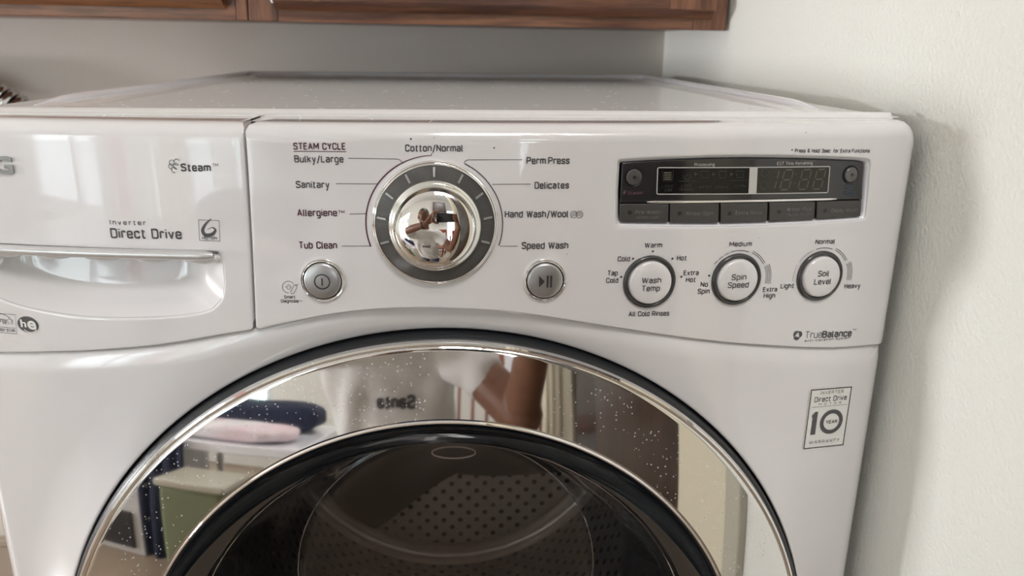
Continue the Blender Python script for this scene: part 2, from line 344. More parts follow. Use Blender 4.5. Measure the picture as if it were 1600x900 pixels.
def letter_mb(mb, body, x0, x1, z, cap, fmap, bold=.0, space=1., italic=0.):
    w = .125+3.4*bold; S_, tot = strokes(body, w, space); sc = (x1-x0-w*cap)/(tot*cap) if tot > 0 else 1; hw = w*cap/2; ox = x0+hw
    for pts in S_:
        P = [np.array((ox+a*cap*sc+italic*b*cap, z+b*cap)) for a, b in pts]
        for i in range(len(P)-1):
            t = P[i+1]-P[i]; L = np.linalg.norm(t)
            if L < 1e-9: continue
            q_ = np.array([-t[1], t[0]])/L*hw
            mb.add([fmap(*(P[i]+q_)), fmap(*(P[i]-q_)), fmap(*(P[i+1]-q_)), fmap(*(P[i+1]+q_))], [(0, 1, 2, 3)])
        for p in P[1:-1]: mb.add([fmap(p[0]+hw*math.cos(k*PI/4+.39), p[1]+hw*math.sin(k*PI/4+.39)) for k in range(8)], [tuple(range(8))])
    return mb
def surf(off):                                    # surface map just proud of the bowed front
    return lambda x, z: (x, F(x)-off, z)
def ptext(body, pl, pr, base, cap_px, material, parent, bold=.008, space=1., off=.0003, name='lettering', base2=None):
    """lettering between two measured points of its baseline"""
    xl, zl = FP(pl, base, -off); xr, zr = FP(pr, base if base2 is None else base2, -off)
    _, zt = FP((pl+pr)/2, base-cap_px, -off); _, zb = FP((pl+pr)/2, base, -off)
    mb = MB(); z = (zl+zr)/2; k = (zr-zl)/(xr-xl)*.5
    letter_mb(mb, body, xl, xr, z, zt-zb, lambda x, zz: (x, F(x)-off, zz+k*(x-(xl+xr)/2)), bold, space)
    return obj(name, mb, material, parent, smooth=0)
def ribbon(mb, pts, w, off=.0003, closed=False):   # flat printed line on the front, pts in (x,z)
    pts = [np.array(p, float) for p in pts]; n = len(pts); G = []
    ws = w if hasattr(w, '__len__') else [w]*n
    for i in range(n):
        a = pts[(i-1) % n] if (closed or i) else pts[i]; b = pts[(i+1) % n] if (closed or i < n-1) else pts[i]
        t = b-a; t /= np.linalg.norm(t)+1e-12; q = np.array([-t[1], t[0]])*ws[i]/2
        A, B = pts[i]+q, pts[i]-q; G.append([(A[0], F(A[0])-off, A[1]), (B[0], F(B[0])-off, B[1])])
    return mb.grid(G, closeu=closed)
def pline(pts, w=.00045, off=.0003): return [FP(*p, -off) for p in pts]
def arcpts(c, r, a0, a1, n=24): return [(c[0]+r*math.cos(math.radians(a0+(a1-a0)*i/n)), c[1]+r*math.sin(math.radians(a0+(a1-a0)*i/n))) for i in range(n+1)]
def disc(mb, c, r, off, n=24, rz=None): 
    rz = rz or r
    vs = [(c[0]+r*math.cos(2*PI*i/n), 0, c[1]+rz*math.sin(2*PI*i/n)) for i in range(n)]
    return mb.add([(x, F(x)-off, z) for x, _, z in vs], [tuple(range(n))])
def catmull(pts, k=6):
    pts = [np.array(p, float) for p in pts]; out = []
    P = [2*pts[0]-pts[1]]+pts+[2*pts[-1]-pts[-2]]
    for i in range(1, len(P)-2):
        for j in range(k):
            t = j/k; out.append(.5*((2*P[i])+(-P[i-1]+P[i+1])*t+(2*P[i-1]-5*P[i]+4*P[i+1]-P[i+2])*t*t+(-P[i-1]+3*P[i]-3*P[i+1]+P[i+2])*t**3))
    out.append(pts[-1]); return [tuple(p) for p in out]
def roundpoly(poly, rad, n=8):                     # round the corners of a polygon; rad scalar or list
    N = len(poly); rad = rad if hasattr(rad, '__len__') else [rad]*N; out = []
    for i in range(N):
        p = np.array(poly[i], float); a = np.array(poly[i-1], float)-p; b = np.array(poly[(i+1) % N], float)-p
        r = rad[i]
        if r <= 0: out.append(tuple(p)); continue
        la, lb = np.linalg.norm(a), np.linalg.norm(b); a /= la; b /= lb; d = min(r, la*.48, lb*.48)
        A, B = p+a*d, p+b*d
        for j in range(n+1):
            t = j/n; out.append(tuple((1-t)**2*A+2*t*(1-t)*p+t*t*B))
    return out
def pdist(Q, line):                                # distance of points Q (n,2) to a polyline
    Q = np.asarray(Q); best = np.full(len(Q), 9.)
    for a, b in zip(line[:-1], line[1:]):
        a = np.array(a); b = np.array(b); ab = b-a; L2 = ab@ab
        if L2 < 1e-14: continue
        t = np.clip(((Q-a)@ab)/L2, 0, 1); best = np.minimum(best, np.linalg.norm(Q-(a+t[:, None]*ab), axis=1))
    return best
def raypoly(c, th, poly):
    d = np.array([math.cos(th), math.sin(th)]); best = None
    for i in range(len(poly)):
        a = np.array(poly[i])-c; b = np.array(poly[(i+1) % len(poly)])-c; e = b-a; den = d[0]*e[1]-d[1]*e[0]
        if abs(den) < 1e-12: continue
        t = (a[0]*e[1]-a[1]*e[0])/den; u = (a[0]*d[1]-a[1]*d[0])/den
        if t > 0 and -1e-6 <= u <= 1+1e-6: best = t if best is None else max(best, t)
    return best
def plate(name, c, inner, outer, groups, yfn, material, parent, depth_out=.03, depth_in=.004, nth=420, mid=14, inr=.0012, insets=(0, .0004, .001, .002, .0035, .0055, .008, .011, .014)):
    """curved front plate around a hole. inner/outer are polygons in (x,z), groups = [(polyline, edge radius)]"""
    c = np.array(c); ths = [2*PI*i/nth for i in range(nth)]
    ths += [math.atan2(p[1]-c[1], p[0]-c[0]) % (2*PI) for p in outer]; ths = sorted(set(round(t, 6) for t in ths))
    rows = []
    for th in ths:
        ri = raypoly(c, th, inner); ro = raypoly(c, th, outer); L = ro-ri
        ins = [i for i in insets if i < L*.35]
        while len(ins) < len(insets): ins.append(ins[-1]+L*.02)
        st = [ri+i for i in (0, .0004, .0009, .0018, .003)] + [ri+.003+(L-.003-ins[-1])*(k+1)/(mid+1) for k in range(mid)] + [ro-i for i in reversed(ins)]
        d = np.array([math.cos(th), math.sin(th)]); rows.append([c+d*s_ for s_ in st])
    A = np.array(rows); n, k, _ = A.shape; Q = A.reshape(-1, 2)
    y = np.array([yfn(p[0], p[1]) for p in Q])
    drop = np.zeros(len(Q))
    for line, r in groups:
        d = pdist(Q, line); e = np.where(d < r, r-np.sqrt(np.maximum(0, r*r-(r-d)**2)), 0); drop = np.maximum(drop, e)
    d = pdist(Q, list(inner)+[inner[0]]); e = np.where(d < inr, inr-np.sqrt(np.maximum(0, inr*inr-(inr-d)**2)), 0); drop = np.maximum(drop, e)
    y = (y+drop).reshape(n, k)
    G = [[(A[i, 0, 0], y[i, 0]+depth_in, A[i, 0, 1])]+[(A[i, j, 0], y[i, j], A[i, j, 1]) for j in range(k)]+[(A[i, -1, 0], y[i, -1]+depth_out, A[i, -1, 1])] for i in range(n)]
    mb = MB(); mb.grid(G, closeu=True)
    return fixn(obj(name, mb, material, parent, smooth=50))

# ------------------------------------------------------------------ the setting
FL = -Z0; CE = 1.455; YB = .839; XR = .354
struct('floor', MB().box(-4.4, 2.6, -3.2, 1.0, FL-.1, FL), M['floor'])
struct('ceiling', MB().box(-4.4, 2.6, -3.2, 1.0, CE, CE+.1), M['ceil'])
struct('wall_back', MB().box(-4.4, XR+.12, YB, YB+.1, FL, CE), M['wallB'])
struct('wall_right', MB().box(XR, XR+.12, -.318, YB, FL, CE), M['wallR'])
struct('trim_1', MB().box(XR-.012, XR, -.186, -.155, FL, CE), M['trim'], .002)
struct('trim_3', MB().box(XR-.006, XR, -.318, -.186, FL, CE), M['casing'], .002)          # cream casing strip on the right wall
struct('trim_2', MB().box(XR-.004, XR+.12, -1.35, -.95, FL, CE), M['trim2'], .002)
for i_, (a_, b_) in enumerate([(-1.34, -1.26), (-1.20, -1.165), (-1.10, -1.06)]): struct('trim_%d' % (4+i_), MB().box(XR-.014, XR-.004, a_, b_, FL, CE), M['casing'] if i_ != 2 else M['trim2'], .002)
struct('wall_hall', MB().box(2.4, 2.6, -3.0, 1.0, FL, CE), M['wallR'])
struct('wall_hall_back', MB().box(XR+.12, 2.4, -.318, -.22, FL, CE), M['wallR'])
dk = thing('door_1', 'dark brown wooden door standing open along right wall', 'door', (XR+.03, -.45, FL)); dk['kind'] = 'structure'; del dk['category']; del dk['label']
obj('door_leaf', MB().box(XR, XR+.035, -.742, -.322, FL+.01, CE-.31), M['wooddoor'], dk, bevel=.003)
obj('door_edge', MB().box(XR+.004, XR+.05, -.945, -.748, FL+.01, CE-.31), M['dark'], dk, bevel=.002)
obj('door_header', MB().box(XR, XR+.12, -.95, -.318, CE-.3, CE), M['wallR'], dk)
# left wall with its small window, front wall with two windows
struct('wall_left', MB().box(-4.2, -4.1, -3.0, -.16, FL, CE).box(-4.2, -4.1, .20, 1.0, FL, CE).box(-4.2, -4.1, -.16, .20, .17, CE).box(-4.2, -4.1, -.16, .20, FL, -.21), M['wallR'])
yf0, yf1 = -3.0, -2.9
wf = MB()
wf.box(-4.2, -3.75, yf0, yf1, FL, CE).box(-1.30, .40, yf0, yf1, FL, CE).box(1.50, 2.6, yf0, yf1, FL, CE)
wf.box(-3.75, -1.30, yf0, yf1, FL, -.82).box(-3.75, -1.30, yf0, yf1, .86, CE).box(.40, 1.50, yf0, yf1, FL, -.67).box(.40, 1.50, yf0, yf1, .83, CE)
struct('wall_front', wf, M['wallR'])
def window(name, x0, x1, z0, z1, nx, nz):
    r = thing(name, '', '', ((x0+x1)/2, -2.95, z0)); r['kind'] = 'structure'; del r['label']; del r['category']
    f = MB(); t = .05
    f.box(x0, x1, -2.98, -2.90, z0, z0+t).box(x0, x1, -2.98, -2.90, z1-t, z1).box(x0, x0+t, -2.98, -2.90, z0+t, z1-t).box(x1-t, x1, -2.98, -2.90, z0+t, z1-t)
    obj('window_frame', f, M['rail'], r, bevel=.003)
    obj('window_sill', MB().box(x0-.05, x1+.05, -2.90, -2.82, z0-.03, z0), M['rail'], r, bevel=.004)
    for i in range(1, nx): obj('mullion', MB().box(x0+(x1-x0)*i/nx-.025, x0+(x1-x0)*i/nx+.025, -2.97, -2.91, z0+t, z1-t), M['rail'], r)
    for i in range(1, nz): obj('muntin', MB().box(x0+t, x1-t, -2.965, -2.915, z0+(z1-z0)*i/nz-.015, z0+(z1-z0)*i/nz+.015), M['rail'], r)
    obj('window_pane', MB().box(x0+t, x1-t, -2.945, -2.94, z0+t, z1-t), M['pane'], r)
window('window_1', -3.75, -1.30, -.82, .86, 4, 1)
window('window_3', .40, 1.50, -.67, .83, 2, 1)
w2 = thing('window_2', '', '', (-4.15, .02, -.21)); w2['kind'] = 'structure'; del w2['label']; del w2['category']
obj('window_frame', MB().box(-4.12, -4.08, -.19, -.16, -.24, .20).box(-4.12, -4.08, .20, .23, -.24, .20).box(-4.12, -4.08, -.16, .20, .17, .20).box(-4.12, -4.08, -.16, .20, -.24, -.21), M['rail'], w2, bevel=.003)
struct('baseboard_back', MB().box(-4.1, XR, YB-.014, YB, FL, FL+.125).box(-4.1, XR, YB-.018, YB, FL+.125, FL+.14), M['base'], .003)
struct('baseboard_right', MB().box(XR-.012, XR, -.165, YB-.02, FL, FL+.12), M['base'], .003)
# neighbour house and fence outside the front windows
def outside():
    h = thing('neighbour_house', 'pale green sided house seen beyond the window', 'house', (-4.6, -9, FL-.3))
    obj('wall', MB().box(-8.5, -3.6, -11, -9, FL-.3, 1.0), mat('siding', (.70, .82, .76), .7), h)
    obj('roof', MB().add([(-8.8, -8.8, 1.0), (-3.3, -8.8, 1.0), (-3.3, -11.2, 1.0), (-8.8, -11.2, 1.0), (-8.8, -10, 1.9), (-3.3, -10, 1.9)], [(0, 1, 5, 4), (2, 3, 4, 5), (1, 2, 5), (3, 0, 4), (0, 3, 2, 1)]), M['dark'], h)
    for x in (-8.2, -6.6, -5.1):
        w = obj('window', MB().box(x, x+.9, -9.03, -8.98, -.6, .3), M['rail'], h); obj('pane', MB().box(x+.08, x+.82, -9.04, -9.03, -.52, .22), M['dark'], w)
    tag(obj('driveway', MB().box(-14, 10, -16, -3.2, FL-.42, FL-.3), mat('concrete_drive', (.74, .73, .75), .9)), 'pale concrete driveway outside the windows', 'driveway')
outside()
# ------------------------------------------------------------------ wall cabinets
def cabinet(x0, x1, xd0, xd1, label, stile_l, stile_r, light, zb):
    r = thing('wall_cabinet', label, 'cabinet', ((x0+x1)/2, .68, .071), 'stained oak wall cabinets above the washer')
    zt, yf = .80, .515
    obj('cabinet_box', MB().box(x0, x1, yf+.02, YB-.002, zb+.004, zt), M['woodv'], r)
    obj('bottom_rail', MB().box(x0+stile_l, x1-stile_r, yf, yf+.02, zb, zb+.045), M['woodh'], r, bevel=.0012)
    obj('top_rail', MB().box(x0+stile_l, x1-stile_r, yf, yf+.02, zt-.045, zt), M['woodh'], r, bevel=.0012)
    obj('stile', MB().box(x0, x0+stile_l, yf, yf+.02, zb, zt), M['woodv'], r, bevel=.0012)
    obj('stile', MB().box(x1-stile_r, x1, yf, yf+.02, zb, zt), M['woodv'], r, bevel=.0012)
    d0, d1, ze = xd0, xd1, zb+.015
    pr = [(yf-.001, ze-.002), (yf-.006, ze-.0015), (yf-.016, ze+.006), (yf-.020, ze+.0075)]
    mb = MB(); mb.grid([[(x, y, z) for x in (d0, d0+.056, d1-.056, d1)] for y, z in pr+[(yf-.020, ze+.06), (yf-.001, ze+.06), (yf-.001, ze-.002)]])
    dr = thing_part('cabinet_door', mb, light, r)
    obj('door_rail', MB().box(d0+.057, d1-.057, yf-.0205, yf-.001, ze+.008, ze+.060), light, dr, bevel=.0008)
    for a in (d0, d1-.056): obj('door_stile', MB().box(a, a+.056, yf-.0206, yf-.001, ze+.008, zt-.02), M['woodv'], dr, bevel=.0008)
    obj('door_panel', MB().box(d0+.05, d1-.05, yf-.012, yf-.003, ze+.05, zt-.05), M['woodv'], dr)
    return r
def thing_part(name, mb, m_, parent): return fixn(obj(name, mb, m_, parent))
cb = cabinet(-.236, .349, -.203, .328, 'dark stained oak wall cabinet above the washer beside the right wall', .035, .042, M['woodh'], .0702)
cb.rotation_euler = (0, .0070, 0)
obj('door_edge_glint', MB().tube([(-.2035, .4985, .160), (-.2035, .4985, .096), (-.2035, .4985, .0905)], [.0032, .0032, .001], 8), M['rail'], cb)  # white strip standing for light caught on the door corner
cl_ = cabinet(-.82, -.2375, -.79, -.262, 'dark stained oak wall cabinet at top left with orange door edge', .042, .0135, M['woodhl'], .0746)
cl_.rotation_euler = (0, .0070, 0)

# ------------------------------------------------------------------ chrome coiled hose behind the washer
hs = thing('coiled_hose', 'shiny chrome ribbed hose curving behind the left of the washer top', 'hose', (-.70, .78, -.30))
hp = [np.array(p) for p in catmull([(-.63, .80, -.978), (-.62, .80, -.80), (-.61, .80, -.60), (-.60, .80, -.42), (-.598, .80, -.30), (-.605, .80, -.20), (-.625, .80, -.125), (-.652, .80, -.073), (-.690, .80, -.042), (-.735, .80, -.020), (-.79, .80, -.004), (-.85, .80, -.005), (-.89, .81, -.012), (-.90, .838, -.015)], 40)]
obj('hose_core', MB().tube([p for p in hp[::4]], .0155, 14), M['black'], hs)
acc = 0; ringmesh = None; k = 0
for i in range(1, len(hp)):
    acc += np.linalg.norm(hp[i]-hp[i-1])
    if acc >= .0125:
        acc = 0; t = hp[i]-hp[i-1]; t /= np.linalg.norm(t)
        if ringmesh is None:
            mb = MB(); G = []
            for a in range(28):
                q = 2*PI*a/28; G.append([(((.0185+.0050*math.cos(w))*math.cos(q)), (.0185+.0050*math.cos(w))*math.sin(q), .0058*math.sin(w)-Z0) for w in (2*PI*b/10 for b in range(10))])
            mb.grid(G, closeu=True, closev=True); o = obj('hose_ring', mb, M['hosering']); ringmesh = o.data; o.parent = hs
        else:
            o = bpy.data.objects.new('hose_ring', ringmesh); COL.objects.link(o); o.parent = hs
        q = Vector(t).to_track_quat('Z', 'Y'); o.rotation_mode = 'QUATERNION'; o.rotation_quaternion = q
        o.location = Vector(hp[i])+Vector((0, 0, Z0))-hs.location
# ------------------------------------------------------------------ the washing machine
wm = thing('washing_machine', 'white front-loading washing machine with chrome ringed door and bowed control panel', 'washing machine', (0, .40, FL))
# cabinet shell
sh = MB(); sh.box(-.3385, -.335, .06, .775, FL+.02, -.004).box(.335, .3385, .06, .775, FL+.02, -.004).box(-.335, .335, .772, .775, FL+.02, -.004).box(-.335, .335, .06, .772, FL+.02, FL+.024).box(-.335, .335, .09, .772, -.008, -.004)
obj('side_shell', sh, M['lid'], wm, bevel=.004)
ft = MB()
for x in (-.29, .29):
    for y in (.10, .72): obj('foot', MB().revolve([(0, 0), (.02, 0), (.02, .022), (0, .022)], (x, y, FL), 20, a=(0, 0, 1), u=(1, 0, 0), w=(0, 1, 0)), M['black'], wm)
# lid ---------------------------------------------------------------------
def lidh(x, y):
    dx = .3385-abs(x); dback = .775-y
    d = min(dx, dback); h = 0.
    def bead(c, w, hh): 
        t = abs(d-c)/w; return hh*(math.cos(PI*t)*.5+.5) if t < 1 else 0
    fade = min(1, max(0, (y-.115)/.03))
    h += bead(.038, .012, .0020)
    h += bead(.056, .007, .0018)
    if d > .062: h -= .0012
    if d < .006: h -= .006-math.sqrt(max(0, .006**2-(.006-d)**2))
    h *= 1
    if y < .135: h = h*max(0, min(1, (y-.11)/.025))
    # front roll: groove, then bright raised bead along the straight front edge
    if d > .006:
        t = abs(y-.0675)/.009
        if t < 1: h += .0036*(math.cos(PI*t)*.5+.5)
        t = abs(y-.108)/.004
        if t < 1: h -= .0010*(math.cos(PI*t)*.5+.5)
    return h
def lidw(y): return 1-.030*max(0, 1-(y-.0585)/.012)**2
ysl = [.0585, .0588, .0592, .060, .063, .066, .069, .072, .075, .078, .081, .085, .095, .102, .104, .106, .108, .110, .112, .116, .122, .128, .134, .14, .18, .25, .35, .45, .55, .65, .70, .705, .708, .711, .714, .717, .720, .7225, .725, .7275, .730, .7325, .735, .7375, .740, .7425, .745, .7475, .75, .76, .768, .771, .773, .7745, .775]
xs_ = [0, .1, .2, .27, .275, .277, .279, .281, .283, .285, .287, .289, .291, .2935, .296, .2985, .301, .3035, .306, .3085, .311, .3135, .32, .328, .332, .334, .336, .3375, .3385]
xs_ = [-x for x in reversed(xs_)][:-1]+xs_
mb = MB(); mb.grid([[(x*lidw(ysl[0]), ysl[0], -.003)]+[(x*lidw(y), y, .0005+lidh(x, y)) for y in ysl] for x in xs_])
fixn(obj('top_lid', mb, M['lid'], wm, smooth=60))
fl_ = MB()
for a_, b_, nm_ in ((-.3235, gapx(0)-.0012 if False else -.1215, 'd'), (-.1180, .3235, 'c')):
    fl_.grid([[(a_+(b_-a_)*i/40, F(a_+(b_-a_)*i/40)+.0105+(.060-.0105-F(a_+(b_-a_)*i/40))*k/6, -.0002) for k in range(7)] for i in range(41)])
obj('top_flange', fl_, M['lid'], wm, smooth=30)['kind'] = 'stuff'
rl = roundpoly([(-.3005, .118), (-.3005, .737), (.3005, .737), (.3005, .118)], [0, .02, .02, 0], 8)
def dens(P, st):
    out = []
    for a, b in zip(P[:-1], P[1:]):
        n = max(1, int(math.hypot(b[0]-a[0], b[1]-a[1])/st)); out += [(a[0]+(b[0]-a[0])*i/n, a[1]+(b[1]-a[1])*i/n) for i in range(n)]
    return out+[P[-1]]
rl = dens(rl, .02); nr = len(rl)
obj('lid_rail', MB().tube([(x, y, .0012) for x, y in rl], [.0056*min(1, .12+.9*(y-.118)/.05) for x, y in rl], 14), M['rail'], wm, smooth=60)
rl2 = dens(roundpoly([(-.282, .13), (-.282, .718), (.282, .718), (.282, .13)], [0, .015, .015, 0], 8), .02)
obj('lid_rail', MB().tube([(x, y, .0002) for x, y in rl2], [.0026*min(1, .12+.9*(y-.13)/.05) for x, y in rl2], 10), M['rail'], wm, smooth=60)
# dust and lint on the lid
lm = MB()
for i in range(150):
    x = random.uniform(-.27, .28); y = random.uniform(.12, .62)**1.0; L = random.uniform(.001, .006); a = random.uniform(0, PI); b = random.uniform(-1.5, 1.5); P = []
    if random.random() < .4: y = random.uniform(.11, .2)
    for j in range(4): P.append((x, y, .0004+random.uniform(0, .0006))); x += math.cos(a)*L/3; y += math.sin(a)*L/3; a += b
    lm.tube(P, .00009, 3, cap=False)
for (px, py, dx, dy) in [(426, 168, 3, 5), (466, 172, -1, 4), (466, 180, 3, 7), (577, 185, 5, 3), (675, 187, -4, 4), (160, 182, 4, -1), (190, 182, 6, -1)]:
    d = ray(px, py); q0 = CAM+d*((.0018-CAM[2])/d[2]); d = ray(px+dx, py+dy); q1 = CAM+d*((.0018-CAM[2])/d[2]); mid = (q0+q1)/2+np.array([.001, 0, .0005])
    lm.tube([q0, mid, q1], .00013, 4, cap=False)
lo = obj('lint', lm, M['lint'], wm, smooth=0); lo['kind'] = 'stuff'

# seam between control panel and lower front (measured)
SEAM_PX = [(0, 551), (100, 549.5), (150, 547.5), (250, 539), (350, 522.5), (397, 515), (500, 494), (575, 484), (650, 481), (725, 482.5), (800, 487.5), (887, 500), (975, 514), (1050, 525), (1125, 534), (1200, 540), (1300, 543.5), (1380, 541)]
seam = [FP(*p) for p in SEAM_PX]
seam = [(-HW, -.1645)]+seam[:-1]+[(HW, -.1690)]
seam = catmull(seam, 5)
def seamz(x):
    for (a, b) in zip(seam[:-1], seam[1:]):
        if a[0] <= x <= b[0]: return a[1]+(b[1]-a[1])*(x-a[0])/(b[0]-a[0]+1e-9)
    return seam[0][1] if x < 0 else seam[-1][1]
def gapx(z): return -.1197-.0045*min(1, max(0, (-z-.0)/.137))**1.5
TOPR = .0115
def front(x, z): return F(x)
# lower front cover ---------------------------------------------------------
DZ = -.433; DR = .2915
def bodyy(x, z):
    y = F(x); r = math.hypot(x, z-DZ); d = r-DR
    if d < .045: w = (1-max(0, d)/.045)**2.2; y = y*(1-w)+.0135*w
    ds = seamz(x)-z
    if ds < .016: y += .0042*(1-max(0, ds)/.016)**2
    return y
bot = -.955
outerB = [(x, z-.0009) for x, z in seam]+[(HW, bot), (-HW, bot)]
circ = [(DR*math.cos(2*PI*i/200), DZ+DR*math.sin(2*PI*i/200)) for i in range(200)]
plate('front_cover', (0, DZ), circ, outerB, [([(x, z-.0009) for x, z in seam], .0016), ([(-HW, -.1), (-HW, bot-.1)], .014), ([(HW, -.1), (HW, bot-.1)], .014), ([(-HW, bot), (HW, bot)], .01)], bodyy, M['white'], wm, depth_out=.012, depth_in=.012, nth=480, mid=34, inr=.002)
obj('front_base', MB().box(-.335, .335, .055, .08, FL+.012, bot-.002), M['white'], wm, bevel=.004)
# detergent drawer ---------------------------------------------------------
gapline = [(gapx(z), z) for z in np.linspace(0, -.1365, 14)]
gx0 = .0006
drawer_outer = roundpoly([(-HW, 0), (gapx(0)-gx0, 0)], 0)
gl = [(x-gx0, z) for x, z in gapline]
zq = seamz(gl[-1][0])
seamL = [p for p in seam if p[0] < gl[-1][0]-.002]
dpoly = [(-HW, 0), (-.3, 0), (-.25, 0), (-.2, 0), (-.16, 0)]+[(gl[0][0]-.0045, 0), (gl[0][0]-.0018, -.0006), (gl[0][0], -.0032)]+[p for p in gl if p[1] < -.006 and p[1] > zq+.004]+[(gl[-1][0]-.0005, zq+.0012), (gl[-1][0]-.002, zq)]+list(reversed(seamL))
scoop = [(-.1432, -.0835), (-.1418, -.090), (-.1418, -.104), (-.1440, -.1140), (-.1490, -.1205), (-.1565, -.1250), (-.177, -.1287), (-.210, -.1313), (-.237, -.1318), (-.256, -.1308), (-.274, -.1288), (-.290, -.1258), (-.302, -.1220), (-.312, -.1150), (-.317, -.104), (-.318, -.090), (-.316, -.0835)]
sc1 = catmull(scoop, 4)
scoop_poly = sc1+[(-.23, -.0835)]
dr_ = plate('detergent_drawer', (-.230, -.107), scoop_poly, dpoly, [([(-HW-.01, 0), (gapx(0), 0)], TOPR), ([(-HW, .01), (-HW, -.2)], .014), (gl, .0014), ([(p[0], p[1]) for p in seam if p[0] < -.11], .0010)], front, M['white'], wm, depth_out=.02, depth_in=.0002, nth=420, mid=18, inr=.0016)
# scoop bowl behind the handle
cS = np.array([-.230, -.0835]); G = []
N = len(sc1)
for i, p in enumerate(sc1):
    p = np.array(p); row = []
    for k in range(13):
        s_ = 1-k/12; q = cS+(p-cS)*s_
        dz = (-.0835-q[1])/.0483
        prof = math.sin(min(1, (1-s_)*2.6)*PI/2)
        depth = .0012+.022*prof*(1-.45*max(0, min(1, dz)))
        row.append((q[0], F(q[0])+depth, q[1]))
    G.append(row)
mb = MB(); mb.grid(G)
fixn(obj('grip_scoop', mb, M['white'], dr_, smooth=60))
hb = []
for i in range(30):
    x = -.3195+(.3195-.1465)*i/29; z = -.0868+.0010*(i/29); hb.append((x, F(x)-.0012, z))
rr = [.0034*(1 if 0 < i < 29 else .55) for i in range(30)]
obj('handle_bar', MB().tube(hb, rr, 14), M['silverbar'], dr_, smooth=60)
for x in (-.290, -.256, -.222, -.188, -.155):
    obj('grip_bump', MB().ellipsoid((x, F(x)+.0025, -.0885), (.0135, .004, .0042), 18, 10), M['white'], dr_)
ck = M['ink']
# brand letters on the drawer, raised chrome
def raised(body, x0, x1, z, cap, h, material, parent, name, bold=.02):
    v, f = text_tris(body, bold); a, b = v[:, 0].min(), v[:, 0].max(); sc = (x1-x0)/(b-a); sy = cap/CAP; n = len(v)
    P = [(x0+(p[0]-a)*sc, z+p[1]*sy) for p in v]; mb = MB()
    vs = [(x, F(x)-h, q) for x, q in P]+[(x, F(x)+.0005, q) for x, q in P]
    ed = {}
    for t in f:
        for i in range(len(t)):
            e = (t[i], t[(i+1) % len(t)]); ed[e] = ed.get(e, 0)+1
    sides = [(a_, b_, b_+n, a_+n) for (a_, b_) in ed if (b_, a_) not in ed]
    mb.add(vs, list(f)+sides); return fixn(obj(name, mb, material, parent, smooth=20, bevel=.0006))
gx, gz = FP(23.5, 271); _, gz2 = FP(20, 245.5)
raised('LG', gx-.0245, gx, gz, gz2-gz, .0016, mat('logo_chrome', (.42, .42, .43), .14, 1.), dr_, 'brand_letters', .03)
ptext('Steam', 283, 330, 268, 12.5, ck, dr_, bold=.02)
ptext('TM', 332, 341, 260, 4.5, ck, dr_)
ptext('Inverter', 172, 228, 351.5, 7.5, ck, dr_, space=1.5)
ptext('Direct Drive', 173.5, 284.5, 373, 16, ck, dr_, bold=.012)
ptext('MOTION', 316, 339.5, 374.2, 4.4, ck, dr_, bold=.02)
mb = MB(); bx = [FP(310.3, 343.3), FP(342.5, 344.5), FP(343.8, 376.5), FP(312, 375.3)]; ribbon(mb, bx, .0004, closed=True)
c6 = FP(326.5, 357.5); s6 = .0072
pts = catmull([(c6[0]+.0022, c6[1]+.0068), (c6[0]-.0020, c6[1]+.0030), (c6[0]-.0042, c6[1]-.0012), (c6[0]-.0026, c6[1]-.0042), (c6[0]+.0016, c6[1]-.0036), (c6[0]+.0042, c6[1]-.0008), (c6[0]+.0022, c6[1]+.0010), (c6[0]-.0010, c6[1]-.0005)], 6)
ribbon(mb, pts, [.0003+.0021*math.sin(PI*min(1, i/(len(pts)-1)*1.1+.02)) for i in range(len(pts))])
obj('motion_emblem', mb, ck, dr_, smooth=0)
def cloud(mb, px, py, s, off=.0003, w=.0004):
    c = FP(px, py, -off)
    for (dx, dz, r) in ((-.3, .35, .35), (.3, .45, .38), (-.45, -.1, .32), (.15, -.05, .36), (-.15, -.5, .34)):
        ribbon(mb, arcpts((c[0]+dx*s, c[1]+dz*s), r*s, 20, 290, 12), w, off)
mb = MB(); cloud(mb, 273, 259, .0052); obj('steam_emblem', mb, ck, dr_, smooth=0)
mb = MB(); hc = FP(44, 507); disc(mb, hc, .0079, .0002, 40, .0060); obj('oval_badge', mb, ck, dr_, smooth=0)
def letter_tri(mb, body, x0, x1, z, cap, fmap, bold):
    v, f = text_tris(body, bold); a, b = v[:, 0].min(), v[:, 0].max(); sc = (x1-x0)/(b-a); sy = cap/CAP
    return mb.add([fmap(x0+(p[0]-a)*sc, z+p[1]*sy) for p in v], f)
mb = MB(); letter_tri(mb, 'h', hc[0]-.0054, hc[0]-.0012, hc[1]-.0018, .0052, surf(.0005), .03); letter_tri(mb, 'e', hc[0]-.0004, hc[0]+.0062, hc[1]-.0030, .0085, surf(.0005), .03)
ribbon(mb, arcpts((hc[0]+.001, hc[1]+.0008), .0064, 225, 320, 12), .0006, .0005)
obj('badge_letters', mb, M['sticker'], dr_, smooth=0)
mb = MB(); e0 = FP(23.5, 491.5); e1 = FP(26.5, 521.5); xw_ = .0185
ribbon(mb, [(e1[0]-xw_, e0[1]+.0002), (e0[0]+.0004, e0[1]), (e1[0], e1[1]), (e1[0]-xw_, e1[1]+.0002)], .00035, closed=True)
ribbon(mb, [(e1[0]-xw_, e1[1]+.0044), (e1[0]-.0002, e1[1]+.0042)], .0003)
ribbon(mb, arcpts((e1[0]-xw_/2, e1[1]+.0062), .0078, 12, 168, 16), .0003)
letter_mb(mb, 'ENERGY STAR', e1[0]-xw_+.001, e1[0]-.001, e1[1]+.0012, .0021, surf(.0003), .01)
letter_mb(mb, 'energy', e1[0]-xw_+.002, e1[0]-.006, e1[1]+.0078, .0034, surf(.0003))
